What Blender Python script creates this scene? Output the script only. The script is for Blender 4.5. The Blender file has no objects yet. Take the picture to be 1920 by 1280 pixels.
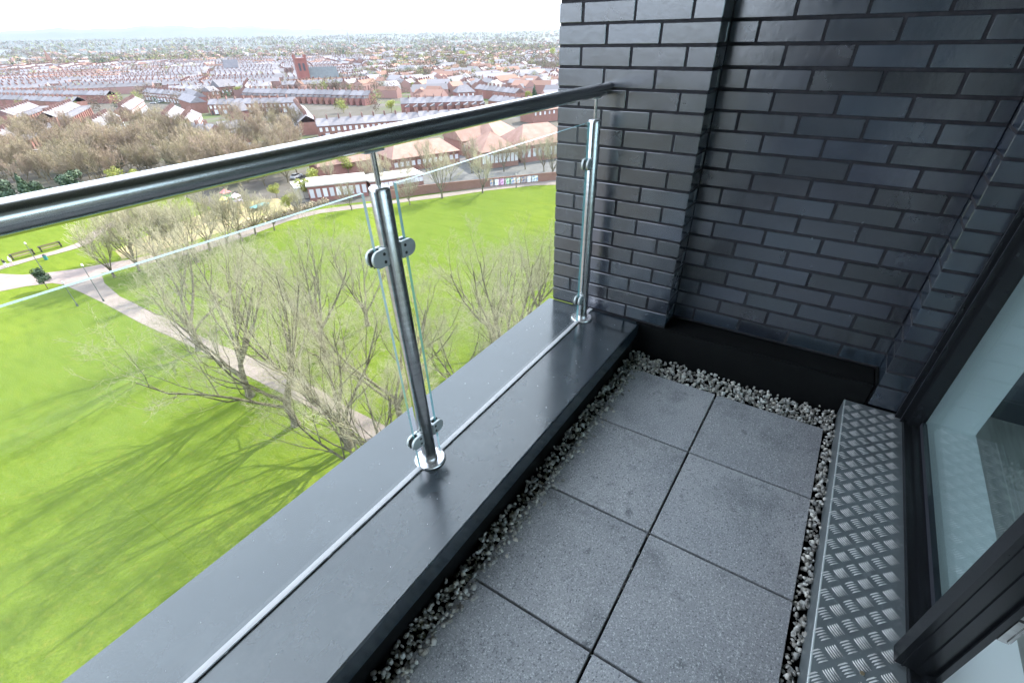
import bpy, bmesh, math, random
import numpy as np
from mathutils import Vector, Matrix

random.seed(7)
RNG = np.random.default_rng(11)
SC = bpy.context.scene
COL = SC.collection
PI = math.pi

# ------------------------------------------------------------------ camera
CAM = np.array([-2.1621, -1.1928, 1.2475])
YAW, PITCH, ROLL, FPX = 0.5815, -0.63117, -0.020528, 873.03
PPX, PPY = 960 + 18.10, 640 + 63.96
F_ = np.array([math.cos(PITCH)*math.cos(YAW), math.cos(PITCH)*math.sin(YAW), math.sin(PITCH)])
R0 = np.array([math.sin(YAW), -math.cos(YAW), 0.0])
U0 = np.cross(R0, F_)
R_ = math.cos(ROLL)*R0 + math.sin(ROLL)*U0
U_ = -math.sin(ROLL)*R0 + math.cos(ROLL)*U0
cam = bpy.data.cameras.new('camera')
cam.sensor_width = 36.0
cam.sensor_fit = 'HORIZONTAL'
cam.lens = FPX/1920*36.0
cam.shift_x = -18.10/1920
cam.shift_y = 63.96/1920
cam.clip_start = 0.02
cam.clip_end = 60000
camo = bpy.data.objects.new('camera', cam)
COL.objects.link(camo)
camo.matrix_world = Matrix(((R_[0], U_[0], -F_[0], CAM[0]), (R_[1], U_[1], -F_[1], CAM[1]),
                            (R_[2], U_[2], -F_[2], CAM[2]), (0, 0, 0, 1)))
SC.camera = camo

# ------------------------------------------------------------------ light
SUN_EL = math.radians(37)
SUN_AZ = math.radians(-1)          # direction towards the sun, from +X
SDIR = Vector((math.cos(SUN_EL)*math.cos(SUN_AZ), math.cos(SUN_EL)*math.sin(SUN_AZ), math.sin(SUN_EL)))
sun = bpy.data.lights.new('sun', 'SUN')
sun.energy = 5.0
sun.angle = math.radians(0.6)
sun.color = (1.0, 0.95, 0.87)
suno = bpy.data.objects.new('sun', sun)
COL.objects.link(suno)
suno.rotation_euler = SDIR.to_track_quat('Z', 'Y').to_euler()

W = bpy.data.worlds.new('World')
SC.world = W
W.use_nodes = True
nt = W.node_tree
nt.nodes.clear()
wo = nt.nodes.new('ShaderNodeOutputWorld')
bg = nt.nodes.new('ShaderNodeBackground')
sky = nt.nodes.new('ShaderNodeTexSky')
sky.sky_type = 'NISHITA'
sky.sun_disc = False
sky.sun_elevation = SUN_EL
sky.sun_rotation = math.radians(90) - SUN_AZ
sky.altitude = 60
sky.dust_density = 2.0
tc = nt.nodes.new('ShaderNodeTexCoord')
mp = nt.nodes.new('ShaderNodeMapping')
mp.inputs['Scale'].default_value = (1, 1, 3.5)
nz = nt.nodes.new('ShaderNodeTexNoise')
nz.inputs['Scale'].default_value = 2.2
nz.inputs['Detail'].default_value = 8
cr = nt.nodes.new('ShaderNodeValToRGB')
cr.color_ramp.elements[0].position = 0.30
cr.color_ramp.elements[0].color = (0.6, 0.6, 0.6, 1)
cr.color_ramp.elements[1].position = 0.62
cr.color_ramp.elements[1].color = (0.92, 0.92, 0.92, 1)
mx = nt.nodes.new('ShaderNodeMixRGB')
mx.inputs[2].default_value = (13.2, 15.0, 17.7, 1)      # thin bright cloud veil
nt.links.new(tc.outputs['Generated'], mp.inputs['Vector'])
nt.links.new(mp.outputs[0], nz.inputs['Vector'])
nt.links.new(nz.outputs[0], cr.inputs[0])
nt.links.new(cr.outputs[0], mx.inputs[0])
nt.links.new(sky.outputs[0], mx.inputs[1])
nt.links.new(mx.outputs[0], bg.inputs['Color'])
bg.inputs['Strength'].default_value = 0.10
nt.links.new(bg.outputs[0], wo.inputs['Surface'])

SC.view_settings.view_transform = 'Standard'
SC.view_settings.look = 'None'
SC.view_settings.exposure = 1.55
SC.view_settings.gamma = 1.0
SC.view_settings.use_curve_mapping = False
SC.cycles.max_bounces = 8
SC.cycles.transparent_max_bounces = 16
SC.cycles.volume_bounces = 0
SC.cycles.volume_max_steps = 64
SC.cycles.caustics_reflective = False
SC.cycles.caustics_refractive = False

GZ = 1.2475 - 36.0      # ground level


def G(u, v, h=0.0):
    """point of the world, h metres above the ground, seen at (u, v) of the photograph"""
    d = F_ + R_*(u - PPX)/FPX - U_*(v - PPY)/FPX
    t = (GZ + h - CAM[2])/d[2]
    p = CAM + t*d
    return Vector((p[0], p[1], GZ + h))


# ------------------------------------------------------------------ materials
MATS = {}


def mat(name, col=(0.5, 0.5, 0.5), rough=0.6, metal=0.0, noise=None, var=0.0, bump=None, ior=1.5,
        aniso=0.0, hue=0.0, rvar=None, tr=0.0, shift=False):
    """procedural principled material. noise=(scale, colour2, contrast) ; var = brightness spread per object"""
    if name in MATS:
        return MATS[name]
    m = bpy.data.materials.new(name)
    m.use_nodes = True
    n = m.node_tree.nodes
    L = m.node_tree.links
    b = n['Principled BSDF']
    b.inputs['Roughness'].default_value = rough
    b.inputs['Metallic'].default_value = metal
    b.inputs['IOR'].default_value = ior
    b.inputs['Transmission Weight'].default_value = tr
    if aniso:
        b.inputs['Anisotropic'].default_value = aniso
    tc0 = n.new('ShaderNodeTexCoord')

    class _T:
        outputs = {'Object': tc0.outputs['Object']}
    t = _T
    if shift:      # every piece gets its own patch of the pattern
        oi0 = n.new('ShaderNodeObjectInfo')
        va = n.new('ShaderNodeVectorMath')
        va.operation = 'MULTIPLY_ADD'
        va.inputs[1].default_value = (37.0, 61.0, 23.0)
        L.new(oi0.outputs['Random'], va.inputs[0])
        L.new(tc0.outputs['Object'], va.inputs[2])
        t.outputs = {'Object': va.outputs[0]}
    cur = None
    rgb = n.new('ShaderNodeRGB')
    rgb.outputs[0].default_value = (*col, 1)
    cur = rgb.outputs[0]
    if noise:
        layers = noise if isinstance(noise, list) else [noise]
        for (sc, c2, lo, hi) in layers:
            z = n.new('ShaderNodeTexNoise')
            z.inputs['Scale'].default_value = sc if not isinstance(sc, (tuple, list)) else 1.0
            z.inputs['Detail'].default_value = 6
            z.inputs['Roughness'].default_value = 0.6
            if isinstance(sc, (tuple, list)):
                mpn = n.new('ShaderNodeMapping')
                mpn.inputs['Scale'].default_value = sc
                L.new(t.outputs['Object'], mpn.inputs['Vector'])
                L.new(mpn.outputs[0], z.inputs['Vector'])
            else:
                L.new(t.outputs['Object'], z.inputs['Vector'])
            r = n.new('ShaderNodeMapRange')
            r.inputs['From Min'].default_value = lo
            r.inputs['From Max'].default_value = hi
            L.new(z.outputs[0], r.inputs['Value'])
            x = n.new('ShaderNodeMixRGB')
            x.inputs[2].default_value = (*c2, 1)
            L.new(r.outputs[0], x.inputs[0])
            L.new(cur, x.inputs[1])
            cur = x.outputs[0]
    if var or hue:
        oi = n.new('ShaderNodeObjectInfo')
        hs = n.new('ShaderNodeHueSaturation')
        mr = n.new('ShaderNodeMapRange')
        mr.inputs['To Min'].default_value = 1 - var
        mr.inputs['To Max'].default_value = 1 + var
        L.new(oi.outputs['Random'], mr.inputs['Value'])
        L.new(mr.outputs[0], hs.inputs['Value'])
        if hue:
            ma = n.new('ShaderNodeMath')
            ma.operation = 'MULTIPLY'
            ma.inputs[1].default_value = 17.31
            fr = n.new('ShaderNodeMath')
            fr.operation = 'FRACT'
            m2 = n.new('ShaderNodeMapRange')
            m2.inputs['To Min'].default_value = 0.5 - hue
            m2.inputs['To Max'].default_value = 0.5 + hue
            L.new(oi.outputs['Random'], ma.inputs[0])
            L.new(ma.outputs[0], fr.inputs[0])
            L.new(fr.outputs[0], m2.inputs['Value'])
            L.new(m2.outputs[0], hs.inputs['Hue'])
        L.new(cur, hs.inputs['Color'])
        cur = hs.outputs[0]
    L.new(cur, b.inputs['Base Color'])
    if rvar:      # patchy gloss: (scale, low, high)
        z = n.new('ShaderNodeTexNoise')
        z.inputs['Scale'].default_value = rvar[0]
        z.inputs['Detail'].default_value = 7
        z.inputs['Roughness'].default_value = 0.65
        r = n.new('ShaderNodeMapRange')
        r.inputs['From Min'].default_value = 0.35
        r.inputs['From Max'].default_value = 0.68
        r.inputs['To Min'].default_value = rvar[1]
        r.inputs['To Max'].default_value = rvar[2]
        L.new(t.outputs['Object'], z.inputs['Vector'])
        L.new(z.outputs[0], r.inputs['Value'])
        L.new(r.outputs[0], b.inputs['Roughness'])
    if bump:
        sc, st = bump[:2]
        z = n.new('ShaderNodeTexNoise')
        z.inputs['Scale'].default_value = sc
        z.inputs['Detail'].default_value = 5
        L.new(t.outputs['Object'], z.inputs['Vector'])
        bp = n.new('ShaderNodeBump')
        bp.inputs['Strength'].default_value = st
        bp.inputs['Distance'].default_value = bump[2] if len(bump) > 2 else 0.002
        L.new(z.outputs[0], bp.inputs['Height'])
        L.new(bp.outputs[0], b.inputs['Normal'])
    MATS[name] = m
    return m


def attr_mat(name, rough=0.8, ior=1.45, mult=1.0, noise=None):
    """material reading a per-face colour attribute (each roof, wall or crown its own paint)"""
    if name in MATS:
        return MATS[name]
    m = bpy.data.materials.new(name)
    m.use_nodes = True
    n = m.node_tree.nodes
    L = m.node_tree.links
    b = n['Principled BSDF']
    b.inputs['Roughness'].default_value = rough
    b.inputs['IOR'].default_value = ior
    a = n.new('ShaderNodeAttribute')
    a.attribute_name = 'tint'
    L.new(a.outputs['Color'], b.inputs['Base Color'])
    MATS[name] = m
    return m


def glass_mat(name, tint, refl=1.45, rough=0.0, haze=None):
    m = bpy.data.materials.new(name)
    m.use_nodes = True
    n = m.node_tree.nodes
    L = m.node_tree.links
    n.clear()
    o = n.new('ShaderNodeOutputMaterial')
    tb = n.new('ShaderNodeBsdfTransparent')
    tb.inputs[0].default_value = (*tint, 1)
    gl = n.new('ShaderNodeBsdfGlossy')
    gl.inputs['Roughness'].default_value = rough
    fr = n.new('ShaderNodeFresnel')
    geo = n.new('ShaderNodeNewGeometry')
    io = n.new('ShaderNodeMapRange')
    io.inputs['To Min'].default_value = refl
    io.inputs['To Max'].default_value = 1/refl
    L.new(geo.outputs['Backfacing'], io.inputs['Value'])
    L.new(io.outputs[0], fr.inputs['IOR'])
    mxs = n.new('ShaderNodeMixShader')
    L.new(fr.outputs[0], mxs.inputs[0])
    L.new(tb.outputs[0], mxs.inputs[1])
    L.new(gl.outputs[0], mxs.inputs[2])
    out = mxs.outputs[0]
    if haze:
        # a thin film of dust on the pane, patchy
        df = n.new('ShaderNodeBsdfDiffuse')
        df.inputs[0].default_value = (0.75, 0.77, 0.78, 1)
        trl = n.new('ShaderNodeBsdfTranslucent')
        trl.inputs[0].default_value = (0.75, 0.77, 0.78, 1)
        ad = n.new('ShaderNodeMixShader')
        ad.inputs[0].default_value = 0.5
        L.new(df.outputs[0], ad.inputs[1])
        L.new(trl.outputs[0], ad.inputs[2])
        t = n.new('ShaderNodeTexCoord')
        z = n.new('ShaderNodeTexNoise')
        z.inputs['Scale'].default_value = 2.3
        z.inputs['Detail'].default_value = 4
        r = n.new('ShaderNodeMapRange')
        r.inputs['From Min'].default_value = 0.35
        r.inputs['From Max'].default_value = 0.75
        r.inputs['To Min'].default_value = haze[0]
        r.inputs['To Max'].default_value = haze[1]
        L.new(t.outputs['Object'], z.inputs['Vector'])
        L.new(z.outputs[0], r.inputs['Value'])
        m2 = n.new('ShaderNodeMixShader')
        L.new(r.outputs[0], m2.inputs[0])
        L.new(out, m2.inputs[1])
        L.new(ad.outputs[0], m2.inputs[2])
        out = m2.outputs[0]
    L.new(out, o.inputs['Surface'])
    MATS[name] = m
    return m


M_BRICK = mat('blue_brick', (0.018, 0.025, 0.037), 0.23, 0, [(7, (0.028, 0.037, 0.052), 0.35, 0.75), ((4, 4, 30), (0.034, 0.036, 0.042), 0.55, 0.75), (24, (0.05, 0.055, 0.065), 0.68, 0.85), ((60, 60, 6), (0.009, 0.011, 0.016), 0.55, 0.75)],
              var=0.6, hue=0.022, bump=(34, 0.16, 0.003), ior=2.35, rvar=(5, 0.20, 0.29), shift=True)
M_MORTAR = mat('dark_mortar', (0.022, 0.021, 0.025), 0.95, 0, (30, (0.05, 0.046, 0.052), 0.45, 0.8), bump=(120, 0.5))
M_COPING = mat('coping_metal', (0.024, 0.033, 0.042), 0.17, 0, [(3.0, (0.034, 0.044, 0.054), 0.35, 0.7), (4, (0.062, 0.074, 0.085), 0.50, 0.78), (60, (0.05, 0.058, 0.066), 0.62, 0.85), ((1.2, 14, 1), (0.042, 0.050, 0.058), 0.56, 0.75)],
               bump=(1.6, 0.15, 0.01), ior=1.95, rvar=(2.5, 0.16, 0.25))
M_STEEL = mat('brushed_steel', (0.60, 0.595, 0.58), 0.24, 1.0, ((2, 2, 60), (0.48, 0.475, 0.46), 0.4, 0.6), aniso=0.4)
M_STEELM = mat('satin_steel', (0.60, 0.63, 0.62), 0.42, 0.4)
M_RUBBER = mat('black_rubber', (0.012, 0.012, 0.013), 0.6)
M_BEAD = mat('pale_strip', (0.60, 0.57, 0.58), 0.35, 0.0, (25, (0.55, 0.53, 0.54), 0.5, 0.75))
M_SEAL = mat('black_sealant', (0.01, 0.011, 0.013), 0.55)
M_BLACK = mat('bitumen_membrane', (0.0035, 0.0037, 0.004), 0.85, 0, (14, (0.006, 0.0065, 0.0065), 0.4, 0.7), bump=(20, 0.3, 0.003), ior=1.25)
M_PAVER = mat('concrete_paver', (0.29, 0.293, 0.307), 0.66, 0,
              [(2.6, (0.37, 0.368, 0.375), 0.42, 0.72), (4.5, (0.185, 0.19, 0.20), 0.55, 0.72), (13, (0.17, 0.175, 0.185), 0.62, 0.70), (190, (0.66, 0.66, 0.67), 0.54, 0.70), (170, (0.085, 0.09, 0.10), 0.54, 0.68), (45, (0.75, 0.74, 0.72), 0.76, 0.80)],
              var=0.07, bump=(330, 1.0, 0.003), shift=True)
M_STONE = attr_mat('limestone_chip', 0.75)
M_PLATE = mat('chequer_plate', (0.21, 0.235, 0.245), 0.33, 0.45, [(5, (0.165, 0.185, 0.195), 0.4, 0.7), (38, (0.30, 0.32, 0.33), 0.56, 0.75)], bump=(30, 0.15))
M_BAR = mat('worn_plate_bar', (0.86, 0.83, 0.82), 0.34, 0.45, (28, (0.34, 0.34, 0.34), 0.46, 0.68))
M_FRAME = mat('black_frame', (0.010, 0.011, 0.013), 0.27, 0, (40, (0.02, 0.021, 0.024), 0.6, 0.75))
M_FRAMEG = mat('grey_gasket_frame', (0.035, 0.036, 0.045), 0.35)
M_WHITE = mat('white_sill', (0.90, 0.91, 0.91), 0.5)
M_ROOMW = mat('room_wall', (0.82, 0.82, 0.77), 0.8)
M_FLOORW = mat('grey_wood', (0.42, 0.41, 0.39), 0.35, 0, [((3, 40, 3), (0.30, 0.295, 0.28), 0.4, 0.65)])
M_SOFFIT = mat('soffit', (0.13, 0.14, 0.155), 0.8)
M_BWALL = mat('building_wall', (0.045, 0.050, 0.060), 0.6, 0, (0.5, (0.06, 0.065, 0.075), 0.4, 0.7))
M_GLASS = glass_mat('balustrade_glass', (0.965, 0.982, 0.965), 1.42, 0.0, (0.0, 0.03))
M_GEDGE = mat('glass_edge', (0.14, 0.40, 0.43), 0.15, 0, tr=0.35)
M_WGLASS = glass_mat('window_glass', (0.88, 0.955, 0.955), 2.05, 0.0)


# ------------------------------------------------------------------ mesh helpers
class MB:
    def __init__(s):
        s.v = []
        s.f = []
        s.mi = []
        s.sm = []

    def add(s, vs, fs, mi=0, smooth=False):
        o = len(s.v)
        s.v.extend([tuple(v) for v in vs])
        for f in fs:
            s.f.append(tuple(i + o for i in f))
            s.mi.append(mi)
            s.sm.append(smooth)

    def box(s, x0, x1, y0, y1, z0, z1, mi=0):
        vs = [(x0, y0, z0), (x1, y0, z0), (x1, y1, z0), (x0, y1, z0), (x0, y0, z1), (x1, y0, z1), (x1, y1, z1), (x0, y1, z1)]
        s.add(vs, [(3, 2, 1, 0), (4, 5, 6, 7), (0, 1, 5, 4), (1, 2, 6, 5), (2, 3, 7, 6), (3, 0, 4, 7)], mi)

    def tube(s, pts, radii, n=10, caps=True, mi=0, smooth=True):
        pts = [Vector(p) for p in pts]
        if not isinstance(radii, (list, tuple)):
            radii = [radii]*len(pts)
        rings = []
        up = None
        for i, p in enumerate(pts):
            if i == 0:
                d = pts[1] - pts[0]
            elif i == len(pts) - 1:
                d = pts[-1] - pts[-2]
            else:
                d = (pts[i + 1] - pts[i - 1])
            d.normalize()
            if up is None:
                up = Vector((0, 0, 1)) if abs(d.z) < 0.9 else Vector((1, 0, 0))
            a = d.cross(up)
            a.normalize()
            b = a.cross(d)
            up = b
            rings.append([p + (a*math.cos(2*PI*k/n) + b*math.sin(2*PI*k/n))*radii[i] for k in range(n)])
        vs = [q for r in rings for q in r]
        fs = []
        for i in range(len(pts) - 1):
            for k in range(n):
                k2 = (k + 1) % n
                fs.append((i*n + k, (i + 1)*n + k, (i + 1)*n + k2, i*n + k2))
        s.add(vs, fs, mi, smooth)
        if caps:
            s.add(rings[0], [tuple(range(n))], mi)
            s.add(rings[-1], [tuple(reversed(range(n)))], mi)

    def prism(s, poly, z0, z1, mi=0):
        """poly in xy, extruded along z"""
        n = len(poly)
        vs = [(x, y, z0) for x, y in poly] + [(x, y, z1) for x, y in poly]
        fs = [tuple(reversed(range(n))), tuple(range(n, 2*n))]
        for i in range(n):
            j = (i + 1) % n
            fs.append((i, j, j + n, i + n))
        s.add(vs, fs, mi)

    def mesh(s, name, mats):
        m = bpy.data.meshes.new(name)
        m.from_pydata(s.v, [], s.f)
        if not isinstance(mats, (list, tuple)):
            mats = [mats]
        for q in mats:
            m.materials.append(q)
        m.polygons.foreach_set('material_index', s.mi)
        m.polygons.foreach_set('use_smooth', s.sm)
        m.update()
        return m


def link(name, data, parent=None, loc=None, rot=None, scale=None):
    o = bpy.data.objects.new(name, data)
    COL.objects.link(o)
    if parent is not None:
        o.parent = parent
    if loc is not None:
        o.location = loc
    if rot is not None:
        o.rotation_euler = rot
    if scale is not None:
        o.scale = scale
    return o


def tag(o, label=None, cat=None, group=None, kind=None):
    if label:
        o['label'] = label
    if cat:
        o['category'] = cat
    if group:
        o['group'] = group
    if kind:
        o['kind'] = kind
    return o


def empty(name, loc=(0, 0, 0), rz=0):
    o = bpy.data.objects.new(name, None)
    COL.objects.link(o)
    o.location = loc
    o.rotation_euler = (0, 0, rz)
    o.empty_display_size = 0.2
    return o


def boxmesh(name, x0, x1, y0, y1, z0, z1, m, bev=0.0, seg=1):
    b = MB()
    b.box(x0, x1, y0, y1, z0, z1)
    me = b.mesh(name, m)
    if bev:
        bm = bmesh.new()
        bm.from_mesh(me)
        bmesh.ops.bevel(bm, geom=list(bm.edges), offset=bev, segments=seg, affect='EDGES', profile=0.5)
        bm.to_mesh(me)
        bm.free()
    return me


def bbox(name, x0, x1, y0, y1, z0, z1, m, parent=None, bev=0.0, seg=1):
    return link(name, boxmesh(name, x0, x1, y0, y1, z0, z1, m, bev, seg), parent)


def copy_tree(o, parent=None):
    c = o.copy()
    COL.objects.link(c)
    if parent is not None:
        c.parent = parent
    for ch in list(KIDS.get(o.name, [])):
        copy_tree(ch, c)
    return c


KIDS = {}


def kids_index(root):
    def rec(o):
        KIDS[o.name] = [c for c in o.children]
        for c in o.children:
            rec(c)
    rec(root)


# ================================================================== BALCONY
Z_PAV = -0.19
X_FAR = 0.0
X_NEAR = -5.0

# ---- parapet -------------------------------------------------------
par = empty('parapet_wall', (-2.1, -0.26, -0.3))
tag(par, 'low parapet wall with dark blue grey metal coping along the balcony edge', 'parapet')


def under(o, root):
    o.parent = root
    o.matrix_parent_inverse = Matrix.Translation(-Vector(root.location))
    return o


o = under(bbox('upstand', X_NEAR, X_FAR - 0.002, -0.512, 0.0, -0.40, -0.012, M_BLACK), par)
cop = MB()
prof = [(0.024, -0.075), (0.024, -0.004), (0.020, 0.0), (-0.232, -0.001), (-0.524, -0.006), (-0.530, -0.010), (-0.530, -0.085), (-0.526, -0.085), (-0.526, -0.014), (0.018, -0.010), (0.018, -0.075)]
n = len(prof)
vs = [(X_NEAR, y, z) for y, z in prof] + [(X_FAR - 0.002, y, z) for y, z in prof]
fs = [tuple(reversed(range(n))), tuple(range(n, 2*n))] + [(i, (i + 1) % n, (i + 1) % n + n, i + n) for i in range(n)]
cop.add(vs, fs)
o = under(link('coping', cop.mesh('coping', M_COPING)), par)
bm = bmesh.new()
bm.from_mesh(o.data)
bmesh.ops.recalc_face_normals(bm, faces=bm.faces)
bm.to_mesh(o.data)
bm.free()
# pale joint strip under the glass, interrupted by the post flanges
b = MB()
for x0, x1 in ((X_NEAR, -1.40), (-1.30, -0.155), (-0.07, -0.004)):
    b.box(x0, x1, -0.2572, -0.2385, -0.0015, 0.0070)
under(link('joint_strip', b.mesh('joint_strip', M_BEAD)), par)
b = MB()
x = X_NEAR
r = random.Random(3)
while x < -0.17:
    l = r.uniform(0.02, 0.09)
    if not (-1.40 < x < -1.29):
        w = r.uniform(0.0008, 0.0030)
        b.box(x, min(x + l, -0.165), -0.2571 - w, -0.2571, -0.0015, 0.0010 + r.uniform(0, 0.0012))
    x += l + (r.uniform(0.0, 0.012) if r.random() < 0.4 else 0)
under(link('sealant_bead', b.mesh('sealant_bead', M_SEAL)), par)
# bird lime and dust specks
b = MB()
for i in range(70):
    x, y = r.uniform(-2.6, -0.05), r.choice([r.uniform(-0.22, 0.01), r.uniform(-0.5, -0.27)])
    s = r.uniform(0.0006, 0.0022)
    k = r.randint(5, 7)
    b.add([(x, y, 0.0016 - (0.006 if y < -0.25 else 0)*min(1, (-.232 - y)/.29 if y < -.232 else 0))] +
          [(x + s*math.cos(a*2*PI/k)*r.uniform(.6, 1.3), y + s*math.sin(a*2*PI/k)*r.uniform(.6, 1.3), -0.0004 - (0.0058 if y < -0.25 else 0.0002)) for a in range(k)],
          [(0, a + 1, (a + 1) % k + 1) for a in range(k)])
tag(under(link('dirt_speck', b.mesh('dirt_speck', M_WHITE)), par), kind='stuff')

# ---- brick walls ---------------------------------------------------
BR = {}


def brick(parent, x0, x1, y0, y1, z0, z1, r):
    k = (round(x1 - x0, 4), round(y1 - y0, 4), round(z1 - z0, 4))
    if k not in BR:
        a, bq, c = k
        BR[k] = boxmesh('brick', -a/2, a/2, -bq/2, bq/2, -c/2, c/2, M_BRICK, 0.0018)
    o = link('brick', BR[k], parent)
    j = lambda s: r.uniform(-s, s)
    o.location = Vector(((x0 + x1)/2 + j(.0012), (y0 + y1)/2 + j(.001), (z0 + z1)/2 + j(.0008))) - Vector(parent.location)
    o.rotation_euler = (j(.004), j(.006), j(.006))
    return o


NC = 32
D_REC = 0.15
r = random.Random(5)
# outer pier: face X=0 from Y=-0.665 to 0
pier = empty('brick_pier', (0.05, -0.33, 0))
tag(pier, 'glossy dark blue brick pier at the end of the handrail, catching the sky', 'brick pier')
bbox('mortar', 0.0035, 0.26, -0.6615, -0.0035, 0, 2.46, M_MORTAR, None)
under(bpy.data.objects['mortar'], pier)
for c in range(NC):
    z0 = c*0.075 + 0.010
    z1 = z0 + 0.065
    if c % 2 == 0:      # three stretchers
        for k in range(3):
            y0 = -0.665 + k*0.225
            y1 = y0 + 0.215
            brick(pier, 0.0, 0.1025, y0, y1, z0, z1, r)
        brick(pier, 0.1125, D_REC - 0.001, -0.665, -0.56, z0, z1, r)
        brick(pier, 0.1125, 0.26, -0.1025, 0.0, z0, z1, r)
    else:
        brick(pier, 0.0, D_REC - 0.001, -0.665, -0.5625, z0, z1, r)
        brick(pier, 0.0, 0.1025, -0.5525, -0.3375, z0, z1, r)
        brick(pier, 0.0, 0.1025, -0.3275, -0.1125, z0, z1, r)
        brick(pier, 0.0, 0.215, -0.1025, 0.0, z0, z1, r)
# recess wall: face X=0.15
rec = empty('brick_wall', (0.2, -1.13, 0))
tag(rec, 'shaded dark brick wall set back between the two piers above the black upstand', 'brick wall')
under(bbox('mortar', D_REC + 0.003, 0.26, -1.608, -0.662, 0.001, 2.46, M_MORTAR), rec)
for c in range(NC):
    z0 = c*0.075 + 0.010
    y = -0.665 - (0.1075 if c % 2 == 0 else 0.22)
    yy = [-0.667, y]
    while y > -1.6085:
        y -= 0.225
        yy.append(max(y, -1.609))
    for a, bq in zip(yy[:-1], yy[1:]):
        if a - bq > 0.03:
            brick(rec, D_REC, D_REC + 0.05, bq + 0.010 if bq > -1.605 else bq, a, z0, z0 + 0.065, r)
# inner pier beside the window
pin = empty('brick_pier', (0.05, -1.65, 0))
tag(pin, 'narrow shaded brick pier between the recess and the black window frame', 'brick pier')
under(bbox('mortar', 0.0035, 0.26, -1.76, -1.6125, -0.10, 2.46, M_MORTAR), pin)
for c in range(-1, NC):
    z0 = c*0.075 + 0.010
    z1 = z0 + 0.065
    if c == -1:
        z0 = -0.1
        z1 = 0.0
    if c % 2 == 0:
        brick(pin, 0.0, D_REC + 0.003, -1.735, -1.6105, z0, z1, r)
    else:
        brick(pin, 0.0, 0.1025, -1.735, -1.6105, z0, z1, r)
        if c >= 0:
            brick(pin, 0.1125, D_REC + 0.003, -1.735, -1.6105, z0, z1, r)

# ---- black upstand under the recess -------------------------------
up = MB()
up.box(0.0, 0.16, -1.6, -0.512, -0.40, -0.004)
o = link('waterproof_upstand', up.mesh('waterproof_upstand', M_BLACK))
tag(o, 'matt black waterproofed upstand at the foot of the recessed brick wall', 'upstand')
bm = bmesh.new()
bm.from_mesh(o.data)
bmesh.ops.bevel(bm, geom=[e for e in bm.edges], offset=0.006, segments=2, affect='EDGES')
bm.to_mesh(o.data)
bm.free()
# membrane lapped up the corner of the inner pier
b = MB()
pts = []
for k in range(9):
    a = k/8*PI/2
    pts.append((D_REC - 0.012 - 0.03*(1 - math.sin(a)) + 0.01, -1.606 + 0.03*(1 - math.cos(a))*0 - 0.0, 0.02*math.sin(a) + 0.0))
b.box(0.005, D_REC - 0.001, -1.609, -1.603, -0.10, 0.012)
link('membrane_lap', b.mesh('membrane_lap', M_BLACK), o)

# ---- balcony floor -------------------------------------------------
flo = link('balcony_floor', boxmesh('balcony_floor', X_NEAR, 0.2, -1.8, 0.0, -0.45, -0.235, M_BLACK))
tag(flo, kind='structure')
r = random.Random(9)
xe = [-0.150, -0.612, -1.081, -1.548, -2.013, -2.48, -2.95, -3.42, -3.89, -4.36]
for i in range(len(xe) - 1):
    for (y1, y0) in ((-0.632 + 0.055, -1.012), (-1.012, -1.482)):
        g = 0.0042
        a0, a1 = xe[i + 1] + g, xe[i] - g
        b0, b1 = y0 + g, y1 - (g if y1 < -1 else 0)
        me = boxmesh('paving_slab', -(a1 - a0)/2, (a1 - a0)/2, -(b1 - b0)/2, (b1 - b0)/2, -0.04, 0, M_PAVER, 0.002, 1)
        o = link('paving_slab', me, flo)
        o.location = ((a0 + a1)/2, (b0 + b1)/2, Z_PAV + r.uniform(-0.0012, 0.0012))
        o.rotation_euler = (r.uniform(-.002, .002), r.uniform(-.002, .002), r.uniform(-.003, .003))


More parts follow.
